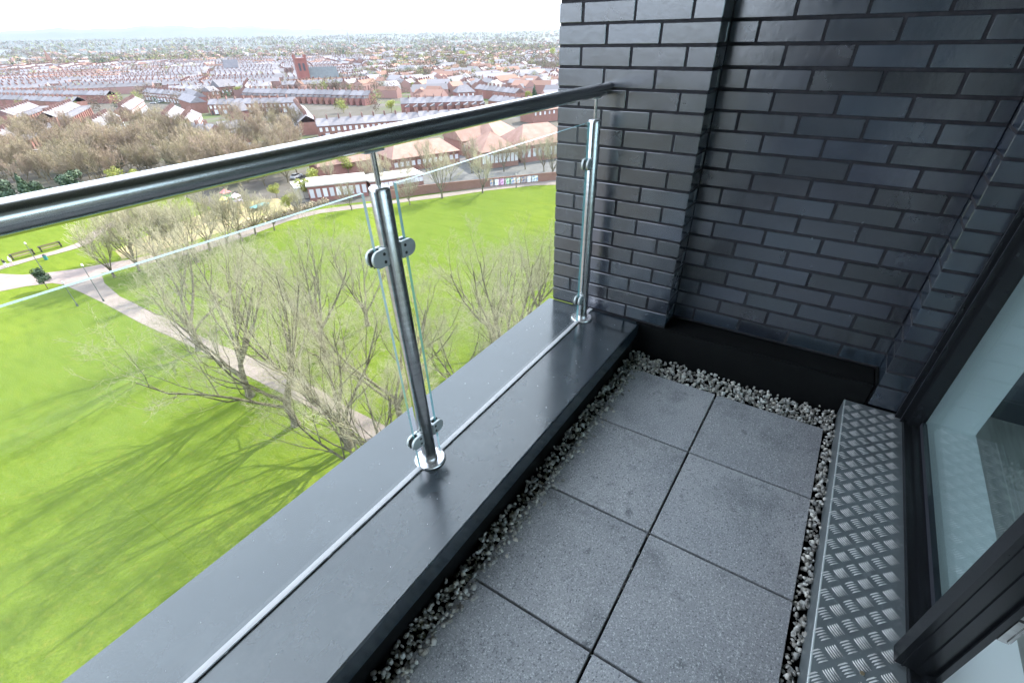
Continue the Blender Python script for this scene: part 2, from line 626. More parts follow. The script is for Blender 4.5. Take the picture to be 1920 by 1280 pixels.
def stones(name, rects, parent, seed):
    rg = np.random.default_rng(seed)
    # base lump
    t = (1 + 5**.5)/2
    iv = np.array([(-1, t, 0), (1, t, 0), (-1, -t, 0), (1, -t, 0), (0, -1, t), (0, 1, t), (0, -1, -t), (0, 1, -t), (t, 0, -1), (t, 0, 1), (-t, 0, -1), (-t, 0, 1)], float)
    iv /= np.linalg.norm(iv[0])
    ifc = np.array([(0, 11, 5), (0, 5, 1), (0, 1, 7), (0, 7, 10), (0, 10, 11), (1, 5, 9), (5, 11, 4), (11, 10, 2), (10, 7, 6), (7, 1, 8), (3, 9, 4), (3, 4, 2), (3, 2, 6), (3, 6, 8), (3, 8, 9), (4, 9, 5), (2, 4, 11), (6, 2, 10), (8, 6, 7), (9, 8, 1)])
    V, Fc, C = [], [], []
    for (x0, x1, y0, y1, z0, z1, dens, sz) in rects:
        n = int((x1 - x0)*(y1 - y0)*dens)
        for i in range(n):
            s = sz*rg.uniform(0.55, 1.25)
            sc = np.array([1, rg.uniform(.55, .95), rg.uniform(.45, .8)])*s
            v = iv*(1 + rg.uniform(-.28, .22, (12, 1)))*sc
            q = rg.normal(size=4)
            q /= np.linalg.norm(q)
            w, x, y, z = q
            Rm = np.array([[1 - 2*(y*y + z*z), 2*(x*y - z*w), 2*(x*z + y*w)], [2*(x*y + z*w), 1 - 2*(x*x + z*z), 2*(y*z - x*w)], [2*(x*z - y*w), 2*(y*z + x*w), 1 - 2*(x*x + y*y)]])
            v = v@Rm.T + np.array([rg.uniform(x0, x1), rg.uniform(y0, y1), rg.uniform(z0, z1)])
            Fc.append(ifc + len(V)*12)
            V.append(v)
            k = rg.uniform(.28, .62)
            k = k*0.55 if rg.random() < 0.3 else k
            wv = rg.uniform(-.03, .05)
            C.append(np.tile([k*(1.03 + wv), k, k*(0.93 - wv), 1.0], (20, 1)))
    V = np.concatenate(V)
    Fc = np.concatenate(Fc)
    C = np.concatenate(C)
    me = fast_mesh(name, V, Fc, M_STONE, C)
    return tag(link(name, me, parent), kind='stuff')


def fast_mesh(name, V, Fc, m, C=None, smooth=False):
    me = bpy.data.meshes.new(name)
    nf = len(Fc)
    k = Fc.shape[1]
    me.vertices.add(len(V))
    me.vertices.foreach_set('co', np.ascontiguousarray(V, dtype=np.float32).ravel())
    me.loops.add(nf*k)
    me.loops.foreach_set('vertex_index', np.ascontiguousarray(Fc, dtype=np.int32).ravel())
    me.polygons.add(nf)
    me.polygons.foreach_set('loop_start', np.arange(0, nf*k, k, dtype=np.int32))
    if smooth:
        me.polygons.foreach_set('use_smooth', np.ones(nf, dtype=bool))
    if C is not None:
        a = me.attributes.new('tint', 'FLOAT_COLOR', 'FACE')
        a.data.foreach_set('color', np.ascontiguousarray(C, dtype=np.float32).ravel())
    for q in (m if isinstance(m, (list, tuple)) else [m]):
        me.materials.append(q)
    me.update(calc_edges=True)
    return me


g = stones('gravel', [(-3.3, -0.12, -0.610, -0.518, -0.215, -0.176, 7600, 0.0105),
                      (-0.155, -0.008, -1.515, -0.522, -0.215, -0.176, 8200, 0.0100),
                      (-3.3, -0.13, -1.521, -1.484, -0.215, -0.180, 9000, 0.0100),
                      (-3.3, -0.12, -0.640, -0.590, -0.195, -0.183, 700, 0.0105)], None, 4)
g['label'] = 'loose pale limestone gravel filling the border around the paving slabs'
# loose chips on slabs and in joints
stones('loose_chip', [(-2.2, -0.15, -1.015, -1.009, -0.192, -0.187, 2500, 0.0035), (-1.7, -0.2, -1.45, -0.7, -0.189, -0.187, 22, 0.0024),
                      (-1.085, -1.075, -1.0, -0.65, -0.19, -0.186, 900, 0.004)], flo, 8)

# ---- chequer plate step -------------------------------------------
st = empty('chequer_plate_step', (-1.0, -1.63, -0.11))
tag(st, 'aluminium five bar chequer plate step running below the window', 'metal step')
b = MB()
b.box(X_NEAR, -0.002, -1.737, -1.525, -0.114, -0.110)
b.box(X_NEAR, -0.002, -1.525, -1.521, -0.200, -0.1105)
under(link('plate', b.mesh('plate', M_PLATE)), st)
b = MB()
b.tube([(X_NEAR, -1.5245, -0.1125), (-0.002, -1.5245, -0.1125)], 0.0036, 8)
under(link('folded_edge', b.mesh('folded_edge', M_STEELM)), st)


def bars_mesh(sgn):
    m = MB()
    d = Vector((1, sgn, 0)).normalized()
    p = Vector((-d.y, d.x, 0))
    for k in range(5):
        c = p*((k - 2)*0.0072)
        hl = 0.0155
        pts = [c - d*hl, c - d*hl*.6 + Vector((0, 0, .0009)), c + d*hl*.6 + Vector((0, 0, .0009)), c + d*hl]
        w = 0.0021
        vs = []
        for q, ww in zip(pts, (0.0004, w*.9, w*.9, 0.0004)):
            # slight bow of the bar
            bow = p*(0.0018*(1 - ((q - c).length/hl)**2))
            q = q + bow
            vs += [q - p*ww - Vector((0, 0, .0006)), Vector((q.x, q.y, q.z + .0005)), q + p*ww - Vector((0, 0, .0006))]
        fs = []
        for i in range(3):
            fs += [(i*3, i*3 + 3, i*3 + 4, i*3 + 1), (i*3 + 1, i*3 + 4, i*3 + 5, i*3 + 2)]
        m.add(vs, fs, 0, True)
    me = m.mesh('raised_bars', M_BAR)
    bm = bmesh.new()
    bm.from_mesh(me)
    bmesh.ops.recalc_face_normals(bm, faces=bm.faces)
    if sum(f.normal.z for f in bm.faces) < 0:
        bmesh.ops.reverse_faces(bm, faces=bm.faces)
    bm.to_mesh(me)
    bm.free()
    return me


BA, BB = bars_mesh(1), bars_mesh(-1)
nb = 0
for i in range(-5, 17):
    for j in range(-1, 3):
        for k, me in enumerate((BA, BB)):
            x = -1.101 + 0.0668*i + (0.0334 if k else 0)
            y = -1.574 - 0.0645*j - (0.0322 if k else 0)
            if x > -0.02 or x < -1.45 or y > -1.534 or y < -1.724:
                continue
            o = link('raised_bars', me, st)
            o.location = Vector((x, y, -0.1092)) - Vector(st.location)
            nb += 1
# a screw head in the plate
b = MB()
b.tube([(-1.255, -1.640, -0.110), (-1.255, -1.640, -0.1072)], 0.0055, 12)
b.tube([(-1.255, -1.640, -0.1075), (-1.255, -1.640, -0.1064)], 0.0028, 6)
under(link('screw', b.mesh('screw', mat('brassy_screw', (0.45, 0.36, 0.24), 0.4, 0.8))), st)

# ---- balustrade -----------------------------------------------------
bal = empty('glass_balustrade', (-1.34, -0.245, 0))
tag(bal, 'stainless steel balustrade with tubular handrail and clear glass panels on the parapet', 'balustrade')
YR = -0.246


def on(o):
    return under(o, bal)


b = MB()
b.tube([(X_NEAR, YR, 1.057), (-0.012, YR, 1.057)], 0.0240, 40)
b.tube([(-0.0125, YR, 1.057), (-0.006, YR, 1.057)], [0.0240, 0.0215], 40)
hr = on(link('handrail', b.mesh('handrail', M_STEEL)))


def clamp_plate(sx, w=0.052, h=0.046):
    """D shaped plate in the XZ plane, from the post outwards along sx"""
    pts = [(0, -h/2), (w - h/2, -h/2)]
    for k in range(1, 12):
        a = -PI/2 + k/12*PI
        pts.append((w - h/2 + h/2*math.cos(a), h/2*math.sin(a)))
    pts += [(w - h/2, h/2), (0, h/2)]
    return [(sx*x, z) for x, z in pts]


def build_post(px, sides, full=True):
    p = empty('post', (px, YR, 0))
    p.parent = bal
    p.matrix_parent_inverse = Matrix.Translation(-Vector(bal.location))
    b = MB()
    b.tube([(0, 0, 0.006), (0, 0, 0.945), (0, 0, 0.948)], [0.0258, 0.0258, 0.0246], 32)
    link('post_tube', b.mesh('post_tube', M_STEEL), p)
    b = MB()
    b.tube([(0, 0, 0.948), (0, 0, 0.9515), (0, 0, 0.954)], [0.0258, 0.0250, 0.016], 32)
    link('post_cap', b.mesh('post_cap', mat('pale_cap', (0.78, 0.76, 0.76), 0.28, 0.9)), p)
    b = MB()
    b.tube([(0, 0, 0.953), (0, 0, 1.036)], 0.0066, 16)
    link('stem', b.mesh('stem', M_STEEL), p)
    b = MB()
    b.tube([(0, 0, 0.0), (0, 0, 0.0045), (0, 0, 0.0065)], [0.0565, 0.0565, 0.052], 40)
    b.tube([(0, 0, 0.0065), (0, 0, 0.016), (0, 0, 0.018)], [0.028, 0.028, 0.0265], 32)
    link('flange', b.mesh('flange', mat('bright_flange', (0.80, 0.77, 0.77), 0.25, 0.85)), p)
    b = MB()
    b.tube([(0, 0, -0.006), (0, 0, 0.0)], [0.057, 0.057], 40)
    link('gasket', b.mesh('gasket', M_SEAL), p)
    # saddle under the handrail
    b = MB()
    b.box(-0.030, 0.030, -0.010, 0.010, 1.0305, 1.0345)
    link('saddle', b.mesh('saddle', M_STEELM), p)
    for zc in (0.785, 0.128):
        for sx in sides:
            b = MB()
            for y0, y1 in ((-0.0165, -0.0070), (0.0070, 0.0165)):
                pl = clamp_plate(sx)
                n = len(pl)
                x_off = sx*0.025
                vs = [(x + x_off, y0, z + zc) for x, z in pl] + [(x + x_off, y1, z + zc) for x, z in pl]
                fs = [tuple(range(n)), tuple(reversed(range(n, 2*n)))] + [(i, i + n, (i + 1) % n + n, (i + 1) % n) for i in range(n)]
                b.add(vs, fs)
            b.box(min(sx*.025, sx*.037), max(sx*.025, sx*.037), -0.0071, 0.0071, zc - .021, zc + .021)
            me = b.mesh('glass_clamp', M_STEELM)
            bm = bmesh.new()
            bm.from_mesh(me)
            bmesh.ops.recalc_face_normals(bm, faces=bm.faces)
            ed = [e for e in bm.edges if len(e.link_faces) == 2 and e.calc_face_angle(0) > 1.0]
            bmesh.ops.bevel(bm, geom=ed, offset=0.0012, segments=1, affect='EDGES')
            bm.to_mesh(me)
            bm.free()
            c = link('glass_clamp', me, p)
            b = MB()
            for dz in (-0.0105, 0.0105):
                b.tube([(sx*.038, -0.0164, zc + dz), (sx*.038, -0.0178, zc + dz)], [0.0048, 0.0040], 14)
                b.tube([(sx*.038, -0.0176, zc + dz), (sx*.038, -0.0182, zc + dz)], [0.0022, 0.0022], 6, mi=1)
            b.box(min(sx*.038, sx*.072), max(sx*.038, sx*.072), -0.0069, -0.0058, zc - .02, zc + .018, 1)
            b.box(min(sx*.038, sx*.072), max(sx*.038, sx*.072), 0.0058, 0.0069, zc - .02, zc + .018, 1)
            # these belong to the clamp; one mesh, sits on the same post
            link('clamp_screws', b.mesh('clamp_screws', [M_STEEL, M_RUBBER]), p)
    return p


build_post(-1.344, (-1, 1))
build_post(-0.116, (-1,))
build_post(-2.572, (-1, 1))


def glass_panel(x0, x1):
    b = MB()
    t = 0.0052
    z0, z1 = 0.0075, 0.949
    b.box(x0, x1, YR - t, YR + t, z0, z1)
    b.mi = [2, 1, 0, 1, 0, 1]
    g = on(link('glass_panel', b.mesh('glass_panel', [M_GLASS, M_GEDGE, M_BEAD])))
    return g


glass_panel(-1.290, -0.172)
glass_panel(-2.518, -1.398)
glass_panel(-3.75, -2.626)

# ---- window and door ------------------------------------------------
win = empty('sliding_window', (-0.6, -1.76, -0.1))
tag(win, 'black framed full height window with teal tinted pane beside the brick pier', 'window')


def onw(o):
    return under(o, win)


b = MB()      # end jamb next to the pier, three steps
b.box(-0.030, -0.001, -1.775, -1.712, -0.108, 2.36)
b.box(-0.052, -0.030, -1.790, -1.730, -0.108, 2.36)
b.box(-0.085, -0.052, -1.800, -1.752, -0.108, 2.36)
onw(link('jamb', b.mesh('jamb', M_FRAME)))
b = MB()
b.box(-0.0305, -0.0285, -1.7119, -1.7105, -0.108, 2.36)
b.box(-0.054, -0.051, -1.7299, -1.7275, -0.108, 2.36)
onw(link('jamb_trim', b.mesh('jamb_trim', M_FRAMEG)))
b = MB()      # threshold: track profile
b.box(-3.6, -0.001, -1.742, -1.7375, -0.112, -0.092)
b.box(-3.6, -0.052, -1.764, -1.742, -0.112, -0.094)
b.box(-3.6, -0.052, -1.7885, -1.764, -0.112, -0.082)
onw(link('track', b.mesh('track', M_FRAME)))
b = MB()
b.box(-1.16, -0.085, -1.805, -1.7885, -0.112, -0.062)
onw(link('bottom_rail', b.mesh('bottom_rail', M_FRAMEG)))
b = MB()      # meeting stile
XS = -1.19
b.box(XS, XS + 0.045, -1.772, -1.702, -0.0915, 2.3)
b.box(XS + 0.004, XS + 0.04, -1.80, -1.772, -0.0915, 2.3)
b.box(XS - 0.004, XS, -1.7625, -1.748, -0.0915, 2.3)
b.box(XS - 0.006, XS, -1.798, -1.784, -0.0915, 2.3)
b.box(XS - 0.003, XS, -1.722, -1.717, -0.0915, 2.3)
onw(link('meeting_stile', b.mesh('meeting_stile', M_FRAME)))
b = MB()
b.box(XS - 0.0085, XS - 0.0005, -1.818, -1.798, 0.155, 0.235)
b.box(XS - 0.011, XS - 0.0085, -1.818, -1.812, 0.162, 0.228)
onw(link('lock_keep', b.mesh('lock_keep', M_STEEL)))
b = MB()
b.box(XS + 0.041, -0.083, -1.799, -1.789, -0.0615, 2.3)
onw(link('pane', b.mesh('pane', M_WGLASS)))
b = MB()
b.box(-3.6, -0.001, -1.80, -1.712, 2.3, 2.40)
onw(link('head_rail', b.mesh('head_rail', M_FRAME)))

# room behind
room = empty('room_interior', (-1.5, -3, -0.13))
tag(room, 'pale room seen through the window with white sill and grey wood floor', 'room')


def onr(o):
    return under(o, room)


onr(bbox('room_floor', -4.0, 1.2, -3.6, -1.985, -0.24, -0.155, M_FLOORW))
onr(bbox('white_sill', -4.0, 0.0, -1.985, -1.8055, -0.24, -0.100, M_WHITE))
onr(bbox('reveal', -0.003, 0.08, -1.985, -1.8055, -0.100, 2.36, M_WHITE))
onr(bbox('end_wall', 0.42, 0.52, -3.6, -1.985, -0.155, 2.36, M_ROOMW))
onr(bbox('skirting', 0.402, 0.4195, -3.6, -1.985, -0.155, -0.04, M_WHITE))
onr(bbox('corner_wall', 0.08, 0.42, -1.985, -1.90, -0.155, 2.36, M_ROOMW))
for nm, x0, x1, z0, z1 in (('back_wall', -4.0, -3.8, -0.24, 2.46), ('back_wall', -3.799, 0.52, -0.24, 0.0), ('back_wall', -3.799, 0.52, 2.3, 2.46)):  # middle left open as an added window, letting sky light into the room
    onr(bbox(nm, x0, x1, -3.7, -3.6, z0, z1, M_ROOMW))
onr(bbox('added_back_pane', -3.8, 0.42, -3.66, -3.65, 0.0, 2.3, M_WGLASS))  # unseen pane of the window added to brighten the room
onr(bbox('near_wall', -4.1, -4.0, -3.7, -1.80, -0.24, 2.46, M_ROOMW))
onr(bbox('room_ceiling', -4.0, 0.52, -3.6, -1.81, 2.36, 2.46, M_WHITE))

# ---- the tower block -------------------------------------------------
tow = empty('tower_block', (0, -8, GZ))
tag(tow, 'dark brick tower block that carries this balcony', 'tower block')


def ont(o):
    return under(o, tow)


ont(bbox('lower_wall', -22, 24, -5.5, -0.004, GZ, -0.46, M_BWALL))
ont(bbox('side_wall', 0.262, 24, -5.5, -0.004, -0.458, 14, M_BWALL))  # shallow depth leaves the added back window open to the sky
ont(bbox('upper_wall', -22, 0.26, -5.5, -0.004, 2.81, 14, M_BWALL))
ont(bbox('soffit', X_NEAR - 0.2, 0.26, -1.80, -0.004, 2.462, 2.8, M_SOFFIT))
ont(bbox('near_wall', -22, X_NEAR - 0.001, -5.5, -0.004, -0.458, 2.8, M_BWALL))
#@@PARK
# ================================================================== GROUND AND PARK
M_GROUND = mat('town_ground', (0.085, 0.078, 0.066), 0.95, 0, [(0.012, (0.075, 0.10, 0.035), 0.50, 0.62), (0.05, (0.11, 0.10, 0.092), 0.50, 0.66), (0.4, (0.065, 0.056, 0.045), 0.5, 0.75)], ior=1.12)
M_GRASS = mat('park_grass', (0.100, 0.138, 0.018), 0.85, 0,
              [(0.018, (0.165, 0.200, 0.020), 0.42, 0.60), ((0.9, 0.25, 0.5), (0.075, 0.108, 0.010), 0.46, 0.62), (1.6, (0.150, 0.150, 0.026), 0.54, 0.72), (4.0, (0.072, 0.108, 0.012), 0.45, 0.64), (11.0, (0.082, 0.115, 0.014), 0.45, 0.60)],
              bump=(5.0, 0.6, 0.09), ior=1.08)
M_PATH = mat('path_asphalt', (0.19, 0.155, 0.14), 0.9, 0, [(0.35, (0.235, 0.195, 0.175), 0.4, 0.7), (3.0, (0.22, 0.19, 0.175), 0.55, 0.75)], ior=1.12)
M_ROAD = mat('road_asphalt', (0.11, 0.105, 0.105), 0.85, 0, (0.3, (0.15, 0.145, 0.14), 0.4, 0.7), ior=1.12)
M_BARE = mat('worn_earth', (0.25, 0.20, 0.12), 0.95, 0, (0.8, (0.16, 0.19, 0.05), 0.45, 0.7), ior=1.12)
M_BARK = mat('bark', (0.12, 0.10, 0.07), 0.9, 0, [(1.3, (0.25, 0.24, 0.15), 0.45, 0.7), (7, (0.06, 0.05, 0.036), 0.5, 0.75)], var=0.15, ior=1.12)
M_TWIG = mat('twigs', (0.33, 0.30, 0.215), 0.9, 0, [(0.5, (0.37, 0.35, 0.20), 0.45, 0.7)], var=0.15, ior=1.12)
M_TWIGB = mat('brown_twigs', (0.27, 0.215, 0.16), 0.9, 0, [(0.3, (0.27, 0.235, 0.13), 0.45, 0.7)], var=0.25, hue=0.02, ior=1.12)
M_LEAFD = mat('evergreen_leaf', (0.022, 0.050, 0.022), 0.7, 0, (0.6, (0.045, 0.075, 0.025), 0.4, 0.7), var=0.2)
M_LEAFY = mat('spring_leaf', (0.27, 0.28, 0.045), 0.8, 0, (0.5, (0.19, 0.22, 0.05), 0.4, 0.7), var=0.2)
M_REDB = mat('red_brick', (0.235, 0.125, 0.105), 0.9, 0, (0.7, (0.20, 0.11, 0.09), 0.4, 0.7), var=0.14, hue=0.012, ior=1.12)
M_SLATE = mat('slate_roof', (0.165, 0.158, 0.168), 0.85, 0, [(0.5, (0.215, 0.20, 0.205), 0.4, 0.7), ((6, 0.6, 6), (0.10, 0.096, 0.105), 0.55, 0.7)], var=0.18, ior=1.12)
M_TILE = mat('clay_tile_roof', (0.24, 0.15, 0.12), 0.85, 0, [(0.4, (0.29, 0.19, 0.155), 0.4, 0.7), (4, (0.18, 0.11, 0.09), 0.55, 0.75)], var=0.12, ior=1.12)
M_CHIM = mat('chimney_brick', (0.17, 0.095, 0.08), 0.9, var=0.15)
M_PANE = mat('house_window', (0.55, 0.56, 0.58), 0.3, var=0.2)
M_PALE = mat('pale_render', (0.42, 0.40, 0.36), 0.85, 0, (0.8, (0.33, 0.315, 0.29), 0.45, 0.7), var=0.1, ior=1.12)
M_TINT = attr_mat('town_paint', 0.85, ior=1.12)


def flat(name, pts, m, z=0.0, kind='structure', sub=False):
    bm = bmesh.new()
    vs = [bm.verts.new((p[0], p[1], GZ + z)) for p in pts]
    f = bm.faces.new(vs)
    f.normal_update()
    if f.normal.z < 0:
        f.normal_flip()
    bmesh.ops.triangulate(bm, faces=bm.faces)
    me = bpy.data.meshes.new(name)
    bm.to_mesh(me)
    bm.free()
    me.materials.append(m)
    return tag(link(name, me), kind=kind)


RG = 14000
flat('ground', [(-RG, -RG), (RG, -RG), (RG, RG), (-RG, RG)], M_GROUND)
lawn = [(-32, -5), (-32, 90), (-26, 210), G(-160, 402), G(0, 392), G(60, 392), G(200, 376), G(330, 362), G(470, 420), G(560, 398), G(585, 389), G(700, 377), G(800, 364), G(900, 352.5), G(1042, 337.5), (215, 40), (215, -5)]
flat('lawn', lawn, M_GRASS, 0.02)

flat('added_tarmac', [(-140, -200), (-32.2, -200), (-32.2, 89), (-26.2, 209), (-26.2, 330), (-140, 330)], M_ROAD, 0.01)  # unseen tarmac, added so the pier bricks mirror less green lawn
flat('park_path', [G(*p) for p in [(-60, 509), (0, 513.5), (42, 515.6), (77, 513), (141, 505), (183, 497), (239, 487.5), (345, 466), (450, 435), (520, 410), (600, 393), (660, 385), (709, 380), (759, 372.5), (837, 361.6), (909, 351.6), (1042, 337.5), (1120, 329),
                                    (1120, 338), (1042, 347), (1003, 348), (912, 358), (831, 370), (760, 379), (700, 388), (602, 400), (540, 415), (460, 445), (370, 474), (260, 499), (190, 512), (196, 531), (225, 556), (319, 601), (394, 639), (487, 676), (562, 710), (615, 740), (640, 757), (720, 797),
                                    (800, 850), (860, 900), (790, 905), (660, 806), (615, 781), (525, 736), (416, 680), (356, 648), (262, 605), (197, 570), (162, 553), (120, 534), (98, 531), (49, 537), (0, 546.6), (-60, 560)]], M_PATH, 0.05)
flat('side_path', [G(*p) for p in [(-60, 520), (-20, 505), (0, 499), (35, 489), (70, 479.5), (105, 470), (138, 459), (160, 448), (168, 438), (190, 425), (240, 405), (250, 409), (200, 432), (182, 444), (172, 455), (145, 466), (105, 477), (70, 485.5), (35, 496), (10, 503), (-10, 511), (-50, 528)]], M_PATH, 0.08)
flat('worn_ground', [G(*p) for p in [(380, 400), (440, 380), (520, 372), (560, 392), (500, 408), (440, 428), (400, 440), (300, 470), (230, 486), (215, 470), (280, 440)]], M_BARE, 0.035)
flat('school_yard', [G(*p) for p in [(560, 380), (700, 366), (900, 342), (1060, 322), (1060, 270), (900, 285), (760, 300), (640, 315), (560, 345)]], M_ROAD, 0.03)
flat('road', [G(*p) for p in [(-60, 300), (120, 290), (260, 283), (420, 276), (560, 268), (800, 243), (1100, 205), (1100, 201), (800, 238), (560, 262), (420, 269), (260, 275), (120, 281), (-60, 290)]], M_ROAD, 0.06)


# ------------------------------------------------------------------ trees
def tube_np(P, Rr, n):
    """polyline P (k,3), radii -> verts, tri/quads faces (quads)"""
    k = len(P)
    D = np.gradient(P, axis=0)
    D /= np.linalg.norm(D, axis=1, keepdims=True) + 1e-9
    ref = np.array([0.31, 0.22, 0.92]) if abs(D[0, 2]) < 0.8 else np.array([1.0, 0.1, 0.0])
    A = np.cross(D, ref)
    A /= np.linalg.norm(A, axis=1, keepdims=True) + 1e-9
    B = np.cross(A, D)
    an = np.arange(n)*2*PI/n
    V = P[:, None, :] + (A[:, None, :]*np.cos(an)[None, :, None] + B[:, None, :]*np.sin(an)[None, :, None])*Rr[:, None, None]
    i = np.arange(k - 1)[:, None]*n
    j = np.arange(n)[None, :]
    j2 = (j + 1) % n
    Fq = np.stack([i + j, i + j2, i + n + j2, i + n + j], -1).reshape(-1, 4)
    return V.reshape(-1, 3), Fq


def bare_tree(seed, H=14.0, trunk=0.22, limbs=5, kids=(7, 6, 5, 4), spread=0.62, twig_r=0.0085, sides=(8, 6, 4, 3, 3, 3), rise=0.16, r0=None):
    rg = np.random.default_rng(seed)
    out = [[], []]
    offs = [0, 0]
    r0 = r0 or H*0.025

    def emit(P, Rr, lv):
        w = 0 if lv <= 2 else 1
        V, Fq = tube_np(P, Rr, sides[min(lv, len(sides) - 1)])
        out[w].append((V, Fq + offs[w]))
        offs[w] += len(V)

    def grow(p, d, L, r, lv):
        nseg = (5, 5, 5, 3, 2, 2)[min(lv, 5)]
        P = [p]
        dd = d
        up_ = (0.0, 0.10, 0.12, 0.10, 0.06, 0.03)[min(lv, 5)] + (rise if lv else 0)*0.5
        for s in range(nseg):
            dd = dd + rg.normal(0, (0.05, 0.10, 0.15, 0.17, 0.2, 0.25)[min(lv, 5)], 3) + np.array([0, 0, up_])
            dd /= np.linalg.norm(dd)
            P.append(P[-1] + dd*L/nseg)
        P = np.array(P)
        end = 0.62 if lv == 0 else 0.25
        Rr = np.maximum(np.linspace(r, r*end, len(P)), twig_r*0.6)
        if lv == 0:
            Rr[0] *= 1.45
        emit(P, Rr, lv)
        if lv >= len(kids) + 1:
            return
        nk = limbs if lv == 0 else kids[lv - 1]
        for c in range(nk):
            if lv == 0:
                f = rg.uniform(0.55, 1.0) if c > 1 else 1.0
            else:
                f = 0.18 + 0.82*(c + rg.uniform(0.2, 0.95))/nk
            f = min(f, 1.0)
            x = f*(len(P) - 1)
            i = min(int(x), len(P) - 2)
            q = P[i]*(1 - (x - i)) + P[i + 1]*(x - i)
            t = P[i + 1] - P[i]
            t /= np.linalg.norm(t)
            az = 2*PI*(c/nk) + rg.uniform(-.7, .7) if lv == 0 else rg.uniform(0, 2*PI)
            a = np.cross(t, [0.3, 0.2, 0.9] if abs(t[2]) < .9 else [1, 0, 0])
            a /= np.linalg.norm(a)
            b = np.cross(t, a)
            ang = (rg.uniform(0.45, 1.0)*spread*1.25 if lv == 0 else rg.uniform(0.5, 1.05)*(0.72 + 0.1*lv)*spread*1.35)
            nd = t*math.cos(ang) + (a*math.cos(az) + b*math.sin(az))*math.sin(ang)
            if nd[2] < -0.1:
                nd[2] *= 0.3
            nd /= np.linalg.norm(nd)
            if lv == 0:
                nl = H*(1 - trunk)*rg.uniform(0.72, 0.98)
                rr = r*0.62*rg.uniform(0.6, 0.85)
            else:
                nl = L*(1.0 - 0.42*f)*rg.uniform(0.45, 0.80)
                rr = r*(1 - 0.65*f)*rg.uniform(0.40, 0.60)
            grow(q, nd, nl, max(rr, twig_r), lv + 1)

    grow(np.zeros(3) - np.array([0, 0, 0.15]), np.array([rg.normal(0, .04), rg.normal(0, .04), 1.0]), H*trunk, r0, 0)
    res = []
    for w in range(2):
        if out[w]:
            V = np.concatenate([a for a, _ in out[w]])
            Fq = np.concatenate([f for _, f in out[w]])
            res.append((V, Fq))
    return res


def leaf_cloud(rg, N, lobes, size, flat_=0.5):
    """N small quads spread through the lobes [(cx,cy,cz,rx,ry,rz)]"""
    w = np.array([l[3]*l[4]*l[5] for l in lobes])**0.7
    ch = rg.choice(len(lobes), N, p=w/w.sum())
    Lb = np.array(lobes)[ch]
    d = rg.normal(size=(N, 3))
    d /= np.linalg.norm(d, axis=1, keepdims=True)
    rad = rg.uniform(0.35, 1.0, (N, 1))**0.5*rg.uniform(.86, 1.12, (N, 1))
    c = Lb[:, :3] + d*Lb[:, 3:]*rad
    nrm = d + rg.normal(0, flat_, (N, 3))
    nrm /= np.linalg.norm(nrm, axis=1, keepdims=True)
    a = np.cross(nrm, rg.normal(size=(N, 3)))
    a /= np.linalg.norm(a, axis=1, keepdims=True)
    b = np.cross(nrm, a)
    s = size*rg.uniform(0.5, 1.3, (N, 1))
    V = np.stack([c + a*s, c + b*s*.7, c - a*s, c - b*s*.7], 1).reshape(-1, 3)
    Fq = np.arange(N*4).reshape(-1, 4)
    return V, Fq


def tree_proto(name, kind, seed, **kw):
    """returns list of (part name, mesh)"""
    if kind == 'bare':
        tw = kw.pop('twigmat', M_TWIG)
        (V0, F0), (V1, F1) = bare_tree(seed, **kw)
        return [('trunk', fast_mesh(name + '_trunk', V0, F0, M_BARK, smooth=True)), ('crown', fast_mesh(name + '_crown', V1, F1, tw))]
    rg = np.random.default_rng(seed)
    m = MB()
    H = kw['H']
    if kind == 'cone':
        lobes = [(rg.normal(0, .12)*H*.1, rg.normal(0, .12)*H*.1, H*(.2 + .72*t), H*.24*(1 - t)**.8 + .25, H*.24*(1 - t)**.8 + .25, H*.12) for t in np.linspace(0, .98, 8)]
        V, Fq = leaf_cloud(rg, kw.get('N', 1500), lobes, kw.get('size', .35))
        m.tube([(0, 0, -.1), (0, 0, H*.3)], [.25, .18], 6)
    else:
        wdt = kw.get('w', .36)*H
        lobes = [(rg.uniform(-.55, .55)*wdt, rg.uniform(-.55, .55)*wdt, H*rg.uniform(.42, .80), wdt*rg.uniform(.38, .6), wdt*rg.uniform(.38, .6), H*rg.uniform(.13, .22)) for _ in range(kw.get('lobes', 9))]
        V, Fq = leaf_cloud(rg, kw.get('N', 1800), lobes, kw.get('size', .33))
        m.tube([(0, 0, -.1), (0.05, 0.03, H*.25), (0.0, 0, H*.6)], [H*.026, H*.02, H*.008], 6)
        for a in range(5):
            an = a*1.26
            m.tube([(0.03, 0.02, H*.28), (math.cos(an)*wdt*.5, math.sin(an)*wdt*.5, H*.62)], [H*.012, H*.004], 4)
    return [('trunk', m.mesh(name + '_trunk', M_BARK)), ('crown', fast_mesh(name + '_crown', V, Fq, kw.get('leaf', M_LEAFD)))]


def plant(name, proto, p, rz, s, label, cat='tree', group=None, sz=None):
    t = empty(name, p, rz)
    t.scale = (s, s, sz or s)
    for pn, me in proto:
        link(pn, me, t)
    return tag(t, label, cat, group)


